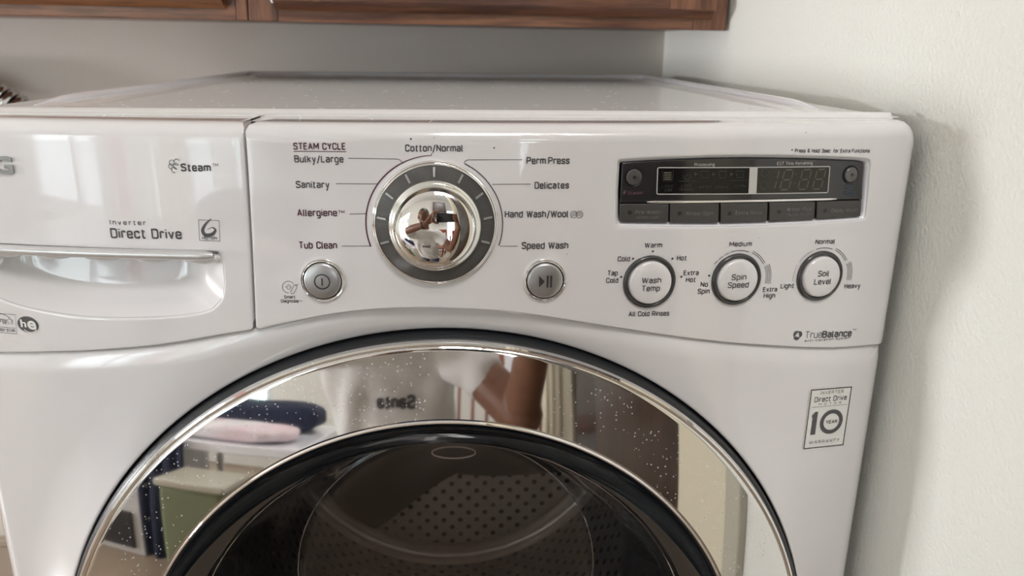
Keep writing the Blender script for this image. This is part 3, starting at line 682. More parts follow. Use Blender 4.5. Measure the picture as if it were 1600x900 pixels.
sp_ = [(e1[0]-.0035+(.0030 if i % 2 == 0 else .0013)*math.sin(i*PI/5), e1[1]+.0092+(.0030 if i % 2 == 0 else .0013)*math.cos(i*PI/5)) for i in range(10)]
ribbon(mb, sp_, .0003, closed=True)
obj('energy_badge', mb, ck, dr_, smooth=0)

# control panel ---------------------------------------------------------------
pr_l = [(x+gx0, z) for x, z in gapline]; zq2 = seamz(pr_l[-1][0]+.002)
seamR = [p for p in seam if p[0] > pr_l[-1][0]+.003]
corner = [(HW-.0155, 0), (HW-.0108, -.0010), (HW-.0065, -.0032), (HW-.0030, -.0068), (HW-.0008, -.0115), (HW, -.0165)]
cpoly = [(pr_l[0][0]+.0060, 0), (-.1, 0), (-.05, 0), (0, 0), (.05, 0), (.1, 0), (.15, 0), (.2, 0), (.25, 0), (.3, 0)]+corner+[(HW, -.05), (HW, -.1), (HW, -.14)]+list(reversed(seamR))+[(pr_l[-1][0]+.003, zq2), (pr_l[-1][0]+.0005, zq2+.0012)]+[p for p in reversed(pr_l) if p[1] < -.009 and p[1] > zq2+.004]+[(pr_l[0][0], -.0055), (pr_l[0][0]+.0018, -.0018)]
DISP_PX = [(972, 254.5), (1010, 252), (1060, 249.7), (1110, 248), (1160, 247.3), (1215, 247.8), (1270, 249), (1310, 250.5), (1340, 252), (1350.5, 254), (1352, 262), (1349, 300), (1346, 330), (1343.5, 336), (1336, 338.2), (1300, 340.5), (1250, 343.5), (1200, 345.8), (1150, 347.3), (1100, 348), (1040, 347.5), (1000, 347), (972, 346.5), (967.5, 343), (967, 335), (967, 300), (969, 265), (969.5, 257)]
disp = [FP(*p, .003) for p in DISP_PX]
dc = np.mean(np.array(disp), axis=0)
def scalep(P, dx, dz): return [(p[0]+dx*(1 if p[0] > dc[0] else -1)*min(1, abs(p[0]-dc[0])/.04), p[1]+dz*(1 if p[1] > dc[1] else -1)*min(1, abs(p[1]-dc[1])/.012)) for p in P]
rim = scalep(disp, .0022, .0022)
def cpy(x, z): return F(x)
cp = plate('control_panel', dc, rim, cpoly, [([(gapx(0), 0), (.2, 0), (.31, 0)]+corner[0:1], TOPR), (corner+[(HW, -.2)], .0115), (pr_l, .0016), ([(p[0], p[1]) for p in seam if p[0] > -.13], .0008)], cpy, M['white'], wm, depth_out=.02, depth_in=.0001, nth=520, mid=26, inr=.0014)
G = [[(a[0], F(a[0])+.0014, a[1]), (b[0]*.6+a[0]*.4, F(b[0])+.0030, b[1]*.6+a[1]*.4), (b[0], F(b[0])+.0056, b[1])] for a, b in zip(rim, disp)]
mb = MB(); mb.grid(G, closeu=True); fixn(obj('display_recess', mb, M['rail'], cp, smooth=50))
P_ = cp
# printed wording around the dial
IK, MR, IB = M['ink'], M['maroon'], M['inkblack']
for (s, a, b, base, cap, m_) in [('STEAM CYCLE', 458.5, 540.5, 234, 11, MR), ('Bulky/Large', 460, 537, 254, 11.3, IK), ('Sanitary', 462.5, 515, 294, 11.3, IK), ('Allergiene', 464.5, 527, 338, 11.3, MR),
        ('Tub Clean', 467, 527, 388.7, 11.3, MR), ('Cotton/Normal', 633, 723.5, 237, 11.3, IK), ('Perm.Press', 822.5, 890, 256.5, 11.3, IK), ('Delicates', 835, 889, 295, 11, IK), ('Hand Wash/Wool', 788.5, 888, 340, 11.3, IK), ('Speed Wash', 815, 888, 389, 11, IK)]:
    ptext(s, a, b, base, cap, m_, P_, bold=.012)
ptext('TM', 528.5, 538.5, 333.5, 5, MR, P_)
mb = MB(); ribbon(mb, pline([(459, 236.3), (541, 237)]), .00045)
DC = ((FP(680, 350)[0]), FP(680, 350.5)[1])
a0 = FP(580, 385); rl = math.hypot(a0[0]-DC[0], a0[1]-DC[1]); an = math.degrees(math.atan2(a0[1]-DC[1], a0[0]-DC[0])) % 360
t0 = FP(677, 242.5); rt_ = math.hypot(t0[0]-DC[0], t0[1]-DC[1]); RA = .0447
pts = arcpts(DC, RA, 92, an, 60); ribbon(mb, pts, [.0004+.0005*min(1, i/20) for i in range(61)])
ribbon(mb, [pts[0], (pts[0][0]+.0002, pts[0][1]+.0016)], .0004)
obj('steam_arc', mb, MR, P_, smooth=0)
for L_ in ([(544, 247.2), (620, 248.3), (625, 250), (628, 253.5)], [(525, 287), (590, 287.3)], [(546, 334.3), (572, 334)], [(534, 384.5), (579, 384.5)], [(769, 288), (829, 287.7)], [(809, 384.7), (781, 384.7)], [(816, 249.6), (731, 249.8), (727, 251.5), (725.3, 254)]):
    obj('guide_line', ribbon(MB(), pline(L_), .00036), IK, P_, smooth=0)
b0 = FP(726, 254.5); b1 = FP(781, 384)
a_s = math.degrees(math.atan2(b0[1]-DC[1], b0[0]-DC[0])); a_e = math.degrees(math.atan2(b1[1]-DC[1], b1[0]-DC[0]))
obj('guide_arc', ribbon(MB(), arcpts(DC, .0440, a_s, a_e, 60), .0007), IK, P_, smooth=0)
mb = MB(); wl = FP(896.5, 335); wr = FP(905.5, 335)
for c, sg in ((wl, 1), (wr, -1)):
    ribbon(mb, arcpts(c, .0023, 0, 360, 20), .0003)
    for k in (-.001, 0, .001): ribbon(mb, [(c[0]-.0019, c[1]+k-.0005*sg), (c[0], c[1]+k+.0003), (c[0]+.0019, c[1]+k+.0005*sg)], .00025)
obj('wool_emblem', mb, IK, P_, smooth=0)
# smart diagnosis mark
mb = MB(); sc_ = FP(451, 448.5); ribbon(mb, arcpts(sc_, .0041, 35, 268, 24), .0003)
pl = [(1, 3), (3, 3), (3, 1), (1, 1), (1, -1)]
k = .00055; cross = [(-1, 3), (1, 3), (1, 1), (3, 1), (3, -1), (1, -1), (1, -3), (-1, -3), (-1, -1), (-3, -1), (-3, 1), (-1, 1)]
ribbon(mb, [(sc_[0]+a*k, sc_[1]+b*k) for a, b in cross], .00028, closed=True)
ribbon(mb, [(sc_[0]+a*.001, sc_[1]+b*.001) for a, b in [(1.2, -3.2), (3.6, 1.2), (4.6, 1.5), (5.6, 1.0), (5.6, 0), (3.2, -4.0), (2.0, -4.6), (1.0, -4.0)]], .00028, closed=True)
ribbon(mb, [(sc_[0]+a*.001, sc_[1]+b*.001) for a, b in [(4.4, 1.8), (5.4, 1.4), (6.6, 2.2)]], .00028)
obj('diagnosis_emblem', mb, IB, P_, smooth=0)
ptext('Smart', 444, 461.5, 466.5, 5, IB, P_); ptext('Diagnosis', 439, 466.5, 472.8, 5, IB, P_); ptext('TM', 467, 472.5, 471.5, 2.5, IB, P_)
ptext('\u2217 Press & Hold 3sec. for Extra Functions'.replace('\u2217', '*'), 1236, 1358.5, 236.5, 6, IB, P_, base2=240.3)
for (s, a, b, base, cap) in [('Warm', 1007, 1034.5, 387, 8), ('Cold', 965, 984, 408.5, 8), ('Hot', 1057.5, 1073, 407, 8), ('Tap', 949, 965, 430.5, 8), ('Cold', 947, 966, 442, 8), ('Extra', 1068, 1091.5, 430.3, 8), ('Hot', 1071.5, 1087, 441, 8),
        ('All Cold Rinses', 982, 1045.5, 494, 8), ('Medium', 1139.5, 1174.5, 385, 7.6), ('No', 1094.5, 1106, 448.3, 8), ('Spin', 1090, 1108.5, 459, 8), ('Extra', 1192, 1214, 456, 7.6), ('High', 1193, 1211, 465.7, 7.6),
        ('Normal', 1274, 1304, 381.3, 7.6), ('Light', 1219.5, 1240.5, 450.5, 7.6), ('Heavy', 1319, 1344, 450.5, 7.6)]:
    ptext(s, a, b, base, cap, IB, P_)
mb = MB()
for p in [(1020, 392.5), (989, 404), (1050.5, 404), (970.5, 432.5), (1064.5, 432.3), (1108, 430.5)]: disc(mb, FP(*p), .00075, .0003, 12)
def around(c, pts, w, dr=0.):
    """printed arc segment about c through two measured pixels"""
    A = FP(*pts[0]); B = FP(*pts[1]); aa = math.atan2(A[1]-c[1], A[0]-c[0]); ab = math.atan2(B[1]-c[1], B[0]-c[0]); ra = math.hypot(A[0]-c[0], A[1]-c[1]); rb = math.hypot(B[0]-c[0], B[1]-c[1])
    ribbon(mb, [(c[0]+(ra+(rb-ra)*i/10+dr)*math.cos(aa+(ab-aa)*i/10), c[1]+(ra+(rb-ra)*i/10+dr)*math.sin(aa+(ab-aa)*i/10)) for i in range(11)], w)
def cr(x, y): return (1080+x/5.6964, 360+y/5.6964)
cs = FP(1151.5, 438); co = FP(1281.5, 432.5)
for seg in [((205, 300), (235, 268)), ((245, 260), (283, 230)), ((297, 220), (335, 200)), ((350, 193), (512, 190))]: around(cs, [cr(*seg[0]), cr(*seg[1])], .0004)
for dr in (0, .0013): around(cs, [cr(540, 198), cr(641, 297)], .00035, dr)
for dr in (0, .0012, .0024, .0036): around(cs, [cr(653, 318), cr(658, 472)], .0003, dr)
for k in range(7):
    t = k/7; around(co, [cr(903+42*t**1.6*1, 450-150*t), cr(903+42*(t+.09)**1.6, 450-150*(t+.09))], .0003)
around(co, [cr(963, 278), cr(1088, 178)], .00025); around(co, [cr(1112, 168), cr(1256, 166)], .00045)
for dr in (0, .0013): around(co, [cr(1280, 174), cr(1370, 272)], .00035, dr)
for dr in (0, .0012, .0024, .0036): around(co, [cr(1382, 295), cr(1384, 440)], .0003, dr)
obj('scale_marks', mb, IB, P_, smooth=0)
# vibration system mark
mb = MB(); c = FP(1246, 523.5)
for a in (80, 200, 320):
    pts = arcpts(c, .0026, a, a+115, 12); ribbon(mb, pts, [.0004+.0022*math.sin(PI*(i+1)/14) for i in range(13)])
obj('balance_emblem', mb, IK, P_, smooth=0)
ptext('True', 1257.5, 1284, 528.3, 11, IK, P_, bold=-.012); ptext('Balance', 1284.5, 1330, 527, 11, IK, P_, bold=.018); ptext('TM', 1332, 1338, 516.5, 2.6, IK, P_); ptext('Anti-Vibration System', 1257, 1328, 533.5, 3.8, IK, P_, space=1.25, base2=530.5)
# specks
mb = MB()
for (x, y, r) in [(772, 231, .0005), (642, 217, .0006), (1185, 372, .0003), (1259, 207, .0004), (886, 397, .0003), (678, 215, .0003), (870, 248, .0003)]: disc(mb, FP(x, y), r, .0003, 8)
sp = obj('specks', mb, IB, P_, smooth=0); sp['kind'] = 'stuff'

def frame(x):                                     # local frame of the bowed front: outward normal, tangent, up
    n = nrm(x); t = np.array([-n[1], n[0], 0.]); t = t if t[0] > 0 else -t
    return n, t, np.array([0, 0, 1.])
def onsurf(px, py, h=0.):
    x, z = FP(px, py, -h); return (x, z)
def rev_on(mb, c, prof, n=72):
    nn, t, u = frame(c[0]); base = np.array([c[0], F(c[0]), c[1]])
    return mb.revolve(prof, base, n, a=nn, u=t, w=u)
# big cycle dial --------------------------------------------------------------
dc_ = (FP(680, 350.5, -.004)[0], FP(680, 350.5, -.004)[1])
RO = .0403
cdial = fixn(obj('cycle_dial', rev_on(MB(), dc_, [(RO-.0016, .0052), (.0290, .0085)], 180), M['ribbed'], wm, smooth=60)); cdial['label'] = 'dark ribbed dial ring'
mb = MB(); rev_on(mb, dc_, [(RO+.0006, -.0005), (RO+.0006, .0018), (RO+.0002, .0030), (RO-.0004, .0034), (RO-.0008, .0030), (RO-.0009, .0040), (RO-.0012, .0050), (RO-.0018, .0054), (RO-.0022, .0048)], 128); obj('outer_rim', mb, M['chrome'], cdial, smooth=40)
mb = MB(); nn, tt, uu = frame(dc_[0]); B_ = np.array([dc_[0], F(dc_[0]), dc_[1]])
for i in range(220):
    a = 2*PI*i/220; e = np.array(tt)*math.cos(a)+uu*math.sin(a); s_ = np.cross(nn, e)
    P1 = B_+e*(RO-.0024)+nn*.00535; P2 = B_+e*.0296+nn*.0084
    mb.add([P1-s_*.00028, P1+nn*.00022, P1+s_*.00028, P2-s_*.0002, P2+nn*.00022, P2+s_*.0002], [(0, 1, 4, 3), (1, 2, 5, 4)])
rb = fixn(obj('ribs', mb, mat('rib_grey', (.13, .125, .12), .3), cdial, smooth=0)); rb['kind'] = 'stuff'
for a in (0, 29, -29, 56, -56, 82, -82, 109, -109):
    q = math.radians(90-a); e = tt*math.cos(q)+uu*math.sin(q); s_ = np.cross(nn, e); P1 = B_+e*.0315+nn*.0083; P2 = B_+e*.0372+nn*.0061
    mb = MB(); mb.obox((P1+P2)/2+nn*.0002, (P2-P1)/2, s_*.00065, nn*.0003); obj('tick_mark', mb, M['tick'], cdial, smooth=0)
mb = MB(); rev_on(mb, dc_, [(.0297, .0070), (.0296, .0098), (.0290, .0112), (.0278, .0120), (.0265, .0128), (.0260, .0138), (.0257, .0139), (.0254, .0130), (.0250, .0105), (.0235, .0080), (.020, .0075)], 128); obj('collar', mb, mat('pale_chrome', (.82, .83, .80), .13, 1.), cdial, smooth=40)
r0 = .0256; prof = []; hh_ = 0; rr0 = 0
for i in range(61):                                # flat crown that turns down near its edge
    r_ = r0*i/60; sl_k = r_/.100+.62*(r_/r0)**9
    if i: hh_ -= math.tan(sl_k)*(r_-rr0)
    rr0 = r_; prof.append((r_, hh_))
prof = [(r_, .0128-hh_+h_ + .0010) if False else (r_, .0128+h_-prof[-1][1]) for r_, h_ in prof][::-1]
prof = [(r0, prof[0][1]-.006)]+prof
nn, t_, u_ = frame(dc_[0]); ta = math.radians(7.5); nd = nn*math.cos(ta)+u_*math.sin(ta); ud = u_*math.cos(ta)-nn*math.sin(ta)
mb = MB(); mb.revolve(prof, np.array([dc_[0], F(dc_[0]), dc_[1]])-u_*.0016+nn*.0003, 128, a=nd, u=t_, w=ud); obj('chrome_dome', mb, M['chrome_dome'], cdial, smooth=60)
# the two silver push buttons -------------------------------------------------
def push(px, py, name):
    c = onsurf(px, py, .003); b = obj(name, rev_on(MB(), c, [(.0122, .0005), (.0122, .0028), (.0117, .0036), (.0108, .0041), (.006, .0047), (0, .0049)], 72), M['satin'], wm, smooth=40)
    mb = MB(); rev_on(mb, c, [(.0146, -.0005), (.0145, .0016), (.0141, .0024), (.0136, .0022), (.0134, .0026), (.0130, .0029), (.0127, .0022)], 90); obj('button_rim', mb, M['chrome'], b, smooth=40)
    mb = MB(); rev_on(mb, c, [(.0132, .0012), (.0120, .0012)], 60); obj('button_gap', mb, M['black'], b)
    return b, c
b, c = push(504, 439, 'power_button')
mb = MB(); ribbon(mb, arcpts(c, .0049, 0, 360, 36), .0008, .0051); ribbon(mb, [(c[0], c[1]+.0025), (c[0], c[1]-.0025)], .0009, .0052); obj('power_symbol', mb, IB, b, smooth=0)
b, c = push(851.5, 438.7, 'start_button')
mb = MB(); K = surf(.0052); s = .0042
mb.add([K(c[0]-s, c[1]+s), K(c[0]-s, c[1]-s), K(c[0]-.0003, c[1])], [(0, 1, 2)])
for dx in (.0009, .0033): mb.add([K(c[0]+dx, c[1]+s), K(c[0]+dx+.0014, c[1]+s), K(c[0]+dx+.0012, c[1]-s), K(c[0]+dx, c[1]-s)], [(0, 1, 2, 3)])
obj('play_symbol', mb, IB, b, smooth=0)
# the three round selector buttons ---------------------------------------------
def selector(px, py, name, l1, l2):
    c = onsurf(px, py, .002)
    b = obj(name, rev_on(MB(), c, [(.0152, .0005), (.0151, .0026), (.0146, .0036), (.0136, .0041), (.008, .0045), (0, .0046)], 72), M['white'], wm, smooth=50)
    mb = MB(); rev_on(mb, c, [(.0188, -.0005), (.0187, .0010), (.0182, .0020), (.0172, .0024), (.0162, .0020), (.0156, .0008), (.0155, -.0005)], 90); obj('button_ring', mb, M['ring'], b, smooth=50)
    for (s, a, bb, base, cap) in (l1, l2): ptext(s, a, bb, base, cap, IB, b, bold=.003, off=.0050)
selector(1015.5, 441.5, 'wash_temperature_button', ('Wash', 1003, 1033, 442.5, 9), ('Temp.', 1002.5, 1033, 455, 9))
selector(1151.5, 437.5, 'spin_speed_button', ('Spin', 1143, 1166, 437.5, 9), ('Speed', 1137, 1169.5, 449.7, 9))
selector(1282, 432.3, 'soil_level_button', ('Soil', 1278, 1295, 432, 9), ('Level', 1272, 1298, 444.5, 9))

# display --------------------------------------------------------------------------
OD = .0022                                        # display face lies this far behind the panel surface
def FD(px, py): return FP(px, py, OD)
def strip(poly, off0, off1): return MB().prism(poly, off0, off1, F)
def ycut(px, ytop=True):                            # outline of the display at a pixel column
    P = DISP_PX[:11] if ytop else DISP_PX[11:24]
    P = sorted(P); xs = [p[0] for p in P]; ys = [p[1] for p in P]; return float(np.interp(px, xs, ys))
topline = [(972, 254.5), (1010, 252), (1060, 249.7), (1110, 248), (1160, 247.3), (1215, 247.8), (1270, 249), (1310, 250.5), (1340, 252), (1349, 254)]
GL = [(1349.5, 262), (1347, 312), (1310, 312.7), (1250, 313.6), (1180, 315), (1100, 316), (1040, 317), (968, 317.5), (968.5, 262)]
def densep(P, step=25):
    out = []
    for a, b in zip(P, P[1:]+P[:1]):
        n = max(1, int(math.hypot(b[0]-a[0], b[1]-a[1])/step)); out += [(a[0]+(b[0]-a[0])*i/n, a[1]+(b[1]-a[1])*i/n) for i in range(n)]
    return out
def slab(top, bottom, y0, y1, n=24):                # slab following the bow, between two pixel polylines (same x ordering)
    mb = MB(); G = []
    xa, xb = top[0][0], top[-1][0]; ba, bb = bottom[0][0], bottom[-1][0]
    for i in range(n+1):
        t = i/n; xt = xa+(xb-xa)*t; xq = ba+(bb-ba)*t
        a = FD(xt, float(np.interp(xt, [p[0] for p in top], [p[1] for p in top]))); b = FD(xq, float(np.interp(xq, [p[0] for p in bottom], [p[1] for p in bottom])))
        G.append([(b[0], F(b[0])+y1, b[1]), (b[0], F(b[0])+y0, b[1]), (a[0], F(a[0])+y0, a[1]), (a[0], F(a[0])+y1, a[1])])
    mb.grid(G, closev=True); n4 = n*4
    mb.f.append((0, 1, 2, 3)); mb.f.append((n4+3, n4+2, n4+1, n4)); return mb
dsp = fixn(obj('display_panel', slab(topline, [(969, 317.5), (1040, 317), (1100, 316), (1180, 315), (1250, 313.6), (1347, 312)], OD, .008), M['gloss'], wm, smooth=30, bevel=.0007))
backp = fixn(obj('key_backing', slab([(968, 312), (1346, 308)], [(968, 346), (1100, 347.5), (1200, 345), (1343, 336)], .0048, .009), M['black'], dsp))
mb = slab([(1027.5, 262.5), (1171, 261.5)], [(1026.5, 302.5), (1169, 302)], OD-.0002, OD+.002); fixn(obj('status_screen', mb, M['lcd'], dsp))
mb = slab([(1184, 261.5), (1295.5, 261)], [(1182, 301.5), (1292, 300)], OD-.0002, OD+.002); fixn(obj('time_screen', mb, M['lcdlit'], dsp))
def FDp(L_): return [FD(*p) for p in L_]
mb = MB(); o_ = -(OD-.0004)
fr = roundpoly(FDp([(1027.5, 261.8), (1296.5, 260), (1293, 300.8), (1026, 303.2)]), .0012)
ribbon(mb, densep(fr, .004), .0006, o_, closed=True)
a, b_, c_, d_ = FDp([(1171, 261.5), (1183.5, 261.5), (1181.5, 301.8), (1169, 302)])
mb.add([(p[0], F(p[0])+OD-.0005, p[1]) for p in (a, b_, c_, d_)], [(0, 1, 2, 3)])
obj('screen_frame', mb, M['palei'], dsp, smooth=0)
def dtext(body, pl, pr, base, cap_px, m_, parent, off=None, **k): return ptext(body, pl, pr, base, cap_px, m_, parent, off=-(OD-.0004) if off is None else off, **k)
dtext('Processing', 1085, 1116.5, 259.5, 5, M['palei'], dsp, bold=.005); dtext('EST Time Remaining', 1214, 1269.5, 257.5, 5, M['palei'], dsp, bold=.005)
dtext('Steam', 981, 1004, 304, 5.5, M['pink'], dsp); mb = MB(); cloud(mb, 976.5, 301, .0017, o_, .00022); obj('steam_emblem', mb, M['pink'], dsp, smooth=0)
mb = MB()
for (x0, x1, y) in [(1320, 1335, 291), (1321, 1334, 294.5), (1320, 1335, 300), (1319.5, 1334, 303.5)]: ribbon(mb, FDp([(x0, y), (x1, y)]), .0007, o_)
obj('blue_caption', mb, M['blue'], dsp, smooth=0)
# unlit icons
mb = MB()
for k in range(4): ribbon(mb, FDp([(1037, 270+k*3.4), (1049, 269.7+k*3.4)]), .0009, o_)
ribbon(mb, FDp([(1035, 266.5), (1036, 283), (1050, 283), (1052, 266.5)]), .0002, o_)
obj('load_icon', mb, M['seg'], dsp, smooth=0)
mb = MB()
for x in (1087, 1115, 1143): mb.add([(p[0], F(p[0])-o_*-1-.0, p[1]) for p in FDp([(x-2, 269), (x+2.5, 272), (x-2, 275)])], [(0, 1, 2)])
for v_ in range(len(mb.v)): x, y, z = mb.v[v_]; mb.v[v_] = (x, F(x)-o_, z)
ribbon(mb, arcpts(FD(1073, 274.5), .0024, -200, 20, 16), .0003, o_); ribbon(mb, FDp([(1071, 276), (1075, 272)]), .0003, o_)
for x in (1101, 1129, 1156):
    ribbon(mb, FDp([(x-7, 268.5), (x-4, 266.5), (x, 268), (x+4, 266.5), (x+7, 268.5)]), .0003, o_); ribbon(mb, FDp([(x-5, 270), (x-5, 277.5), (x+5, 277.5), (x+5, 270)]), .0003, o_)
ribbon(mb, FDp([(1060, 283), (1168, 281.5)]), .0002, o_)
for (s, a, b, y) in [('LOAD', 1034, 1052, 293), ('SIZE', 1037, 1050, 299), ('LOAD', 1064, 1080, 292), ('SENSING', 1060, 1084, 298), ('WASH', 1090, 1110, 294), ('RINSE', 1117, 1138, 294), ('SPIN', 1147, 1164, 293)]:
    xl, zl = FD(a, y); xr, _ = FD(b, y); letter_mb(mb, s, xl, xr, zl, .0018, surf(o_))
obj('unlit_icons', mb, M['segdim'], dsp, smooth=0)
# seven segment digits, all unlit
def digit(px, py, one=False):
    c = FD(px, py); w, h = .0034, .0068; t = .00085; sl = .16; D = obj; mb = MB()
    def seg(x0, z0, x1, z1): ribbon(mb, [(c[0]+x0*w+z0*h*sl, c[1]+z0*h), (c[0]+x1*w+z1*h*sl, c[1]+z1*h)], t, o_)
    g = .13
    if not one:
        for z in (-1, 0, 1): seg(-1+2*g, z, 1-2*g, z)
        for x in (-1, 1): seg(x, g, x, 1-g); seg(x, -1+g, x, -g)
    else: seg(1, g, 1, 1-g); seg(1, -1+g, 1, -g)
    return obj('digit', mb, M['seg'], dsp, smooth=0)
digit(1206.5, 281, True); digit(1229, 280.8); digit(1257, 280.3); digit(1279.5, 280)
mb = MB()
for p in [(1243.5, 272), (1241.5, 286)]: disc(mb, FD(*p), .0006, o_, 8)
ribbon(mb, arcpts(FD(1195, 270), .0026, 0, 360, 20), .00025, o_); ribbon(mb, arcpts(FD(1193, 289.5), .0026, 0, 360, 20), .00025, o_)
obj('screen_symbols', mb, M['segdim'], dsp, smooth=0)
# chrome strip and round option buttons
cst = []
for i in range(30):
    px = 1011+(1307-1011)*i/29; py = float(np.interp(px, [1011, 1100, 1200, 1307], [316, 315.3, 313.6, 311])); x, z = FP(px, py, .001); cst.append((x, F(x)+.0012, z))
obj('chrome_strip', MB().tube(cst, [.0009 if 0 < i < 29 else .0005 for i in range(30)], 10), M['chrome'], dsp, smooth=60)
for nm, px, py in (('steam_option_button', 991, 277), ('custom_option_button', 1330.5, 273)):
    c = FP(px, py, OD-.001); c = (c[0], c[1]); k0 = -OD
    b = obj(nm, rev_on(MB(), c, [(.0054, k0), (.0053, k0+.0012), (.0048, k0+.0017), (0, k0+.0019)], 48), mat('smoked_key', (.15, .145, .14), .2, .5), wm, smooth=40)
    mb = MB(); rev_on(mb, c, [(.0064, k0+.0002), (.0062, k0+.0008), (.0056, k0+.0004)], 48); obj('button_ring', mb, M['black'], b, smooth=40)
    mb = MB(); disc(mb, c, .0011, OD*-1+.0021, 16); obj('indicator', mb, M['black'], b, smooth=0)
# option keys
keys = [(968.5, 1044.5, 318.5, 318, 346, 347.3), (1046.5, 1123, 318, 317, 347.5, 347.8), (1125.5, 1199, 317, 316, 347.5, 345.7), (1201.5, 1273, 315.5, 314.5, 345.3, 342), (1275.5, 1345, 314.3, 313, 341.7, 337.3)]
labs = [[('Pre-Wash', 993, 1031, 334.5, 6.2), ('^Child Lock', 995, 1029, 341.5, 4)], [('Rinse+Spin', 1072, 1114, 336.5, 6.2)], [('Extra Rinse', 1149, 1191, 335.2, 6.2)], [('Water Plus', 1229, 1268, 330, 6.2), ('*Signal On/Off', 1228, 1268, 337, 4)], [('Delay Wash', 1299, 1339.5, 331.5, 6.2)]]
names = ['pre_wash_key', 'rinse_spin_key', 'extra_rinse_key', 'water_plus_key', 'delay_wash_key']; leds = [(984, 332), (1062, 333.3), (1140, 333.5), (1217, 331), (1289, 329)]
for (x0, x1, a, b, c, d), lb, nm, ld in zip(keys, labs, names, leds):
    kb = fixn(obj(nm, slab([(x0, a), (x1, b)], [(x0-.4, c), (x1-1.5, d)], .0010, .007, 8), M['key'], wm, smooth=30, bevel=.0006))
    for (s, l, r, base, cap) in lb: ptext(s, l, r, base, cap, M['keyink'], kb, off=-.0007)
    mb = MB(); disc(mb, FP(*ld, .001), .0014, -.0007, 16); obj('indicator', mb, M['black'], kb, smooth=0)

# warranty sticker ---------------------------------------------------------------------
q = [FP(*p) for p in [(1264.5, 607), (1332, 602), (1319, 696), (1254.5, 703)]]
sx0 = (q[0][0]+q[3][0])/2; sx1 = (q[1][0]+q[2][0])/2; sz1 = (q[0][1]+q[1][1])/2; sz0 = (q[2][1]+q[3][1])/2; sw, shh = sx1-sx0, sz1-sz0
sl_ = (q[1][1]-q[0][1]+q[2][1]-q[3][1])/2/sw
def sm(off): return lambda u, v: (sx0+u*sw, bodyy(sx0+u*sw, sz0)-off, sz0+v*shh+sl_*(u-.5)*sw)
mb = MB(); K = sm(.0004)
oc = roundpoly([(0, 0), (1, 0), (1, 1), (0, 1)], .04, 4); mb.add([K(*p) for p in oc], [tuple(range(len(oc)))])
st = obj('warranty_sticker', mb, M['sticker'], wm, smooth=0); st['label'] = 'ten year warranty sticker'
mb = MB(); K = sm(.0006)
def rect_line(u0, v0, u1, v1, w):
    for (a, b, c, d) in [(u0, v0, u1, v0+w*sw/shh), (u0, v1-w*sw/shh, u1, v1), (u0, v0, u0+w, v1), (u1-w, v0, u1, v1)]: mb.add([K(a, b), K(c, b), K(c, d), K(a, d)], [(0, 1, 2, 3)])
rect_line(.02, .015, .98, .985, .022)
obj('sticker_border', mb, IB, st, smooth=0)
def stext(s, u0, u1, v, cap, m_, bold=0., space=1., off=.0006, parent=st):
    mb = MB(); letter_mb(mb, s, u0, u1, v, cap, sm(off), bold, space); obj('lettering', mb, m_, parent, smooth=0)
stext('INVERTER', .25, .79, .895, .05, IK, space=1.3); stext('Direct Drive', .13, .89, .775, .085, IK, bold=.006); stext('MOTOR', .24, .77, .722, .032, IK, space=2.2, bold=.01)
mb = MB(); mb.add([K(.08, .695), K(.92, .695), K(.92, .700), K(.08, .700)], [(0, 1, 2, 3)])
mb.add([K(.14, .245), K(.25, .245), K(.25, .62), K(.19, .62), K(.12, .565), (K(.12, .53)), K(.14, .53)], [(0, 1, 2, 3, 4, 5, 6)])
n = 48; G = [[K(.60+.27*math.cos(2*PI*i/n), .435+.20*math.sin(2*PI*i/n)), K(.60+.185*math.cos(2*PI*i/n), .435+.135*math.sin(2*PI*i/n))] for i in range(n)]; mb.grid(G, closeu=True)
obj('numeral', mb, IK, st, smooth=0)
stext('YEAR', .47, .74, .405, .058, IB, bold=.02); stext('WARRANTY', .14, .86, .09, .055, IK, space=1.25)

# the door -------------------------------------------------------------------------------
DY = .0
dc3 = (0, DY, DZ)
mb = MB(); mb.revolve([(.2905, .045), (.2902, .016), (.2895, .0105), (.2880, .0070), (.2862, .0055), (.2855, .0060)], dc3, 240)
door = fixn(obj('door', mb, M['black'], wm, smooth=50)); door['label'] = 'round door with black outer rim'
prof = [(.2866, .0075), (.2862, .0048), (.2853, .0030), (.2840, .0024), (.2826, .0028), (.2820, .0034), (.2814, .0030)]
r, y = .2810, .0027; sl = 18.0
prof.append((r, y))
N = 24
for i in range(N):
    r2 = .2810-(.2810-.2320)*(i+1)/N; ang = math.radians(11.5-(11.5-9.5)*(i+.5)/N); y -= math.tan(ang)*(r-r2); r = r2; prof.append((r, y))
yi = y
mb = MB(); mb.revolve(prof, dc3, 360); fixn(obj('chrome_ring', mb, M['spot'], door, smooth=30))
mb = MB(); mb.revolve([(.2320, yi+.0002), (.2315, yi+.0012), (.2308, yi+.0002), (.2298, yi-.0010), (.2288, yi-.0006), (.2284, yi+.0006)], dc3, 300); fixn(obj('inner_trim', mb, M['chrome'], door, smooth=40))
mb = MB(); mb.revolve([(.2284, yi+.0010), (.2276, yi+.0012), (.2274, yi+.0022), (.2262, yi+.0024)], dc3, 240); fixn(obj('trim_groove', mb, M['black'], door, smooth=40))
mb = MB(); mb.revolve([(.2264, yi+.0020), (.2256, yi+.0008), (.2248, yi+.0018), (.2230, yi+.0050), (.218, yi+.010), (.210, yi+.018), (.2020, yi+.0230)], dc3, 240); fixn(obj('glass_rim', mb, M['navyglass'], door, smooth=50))
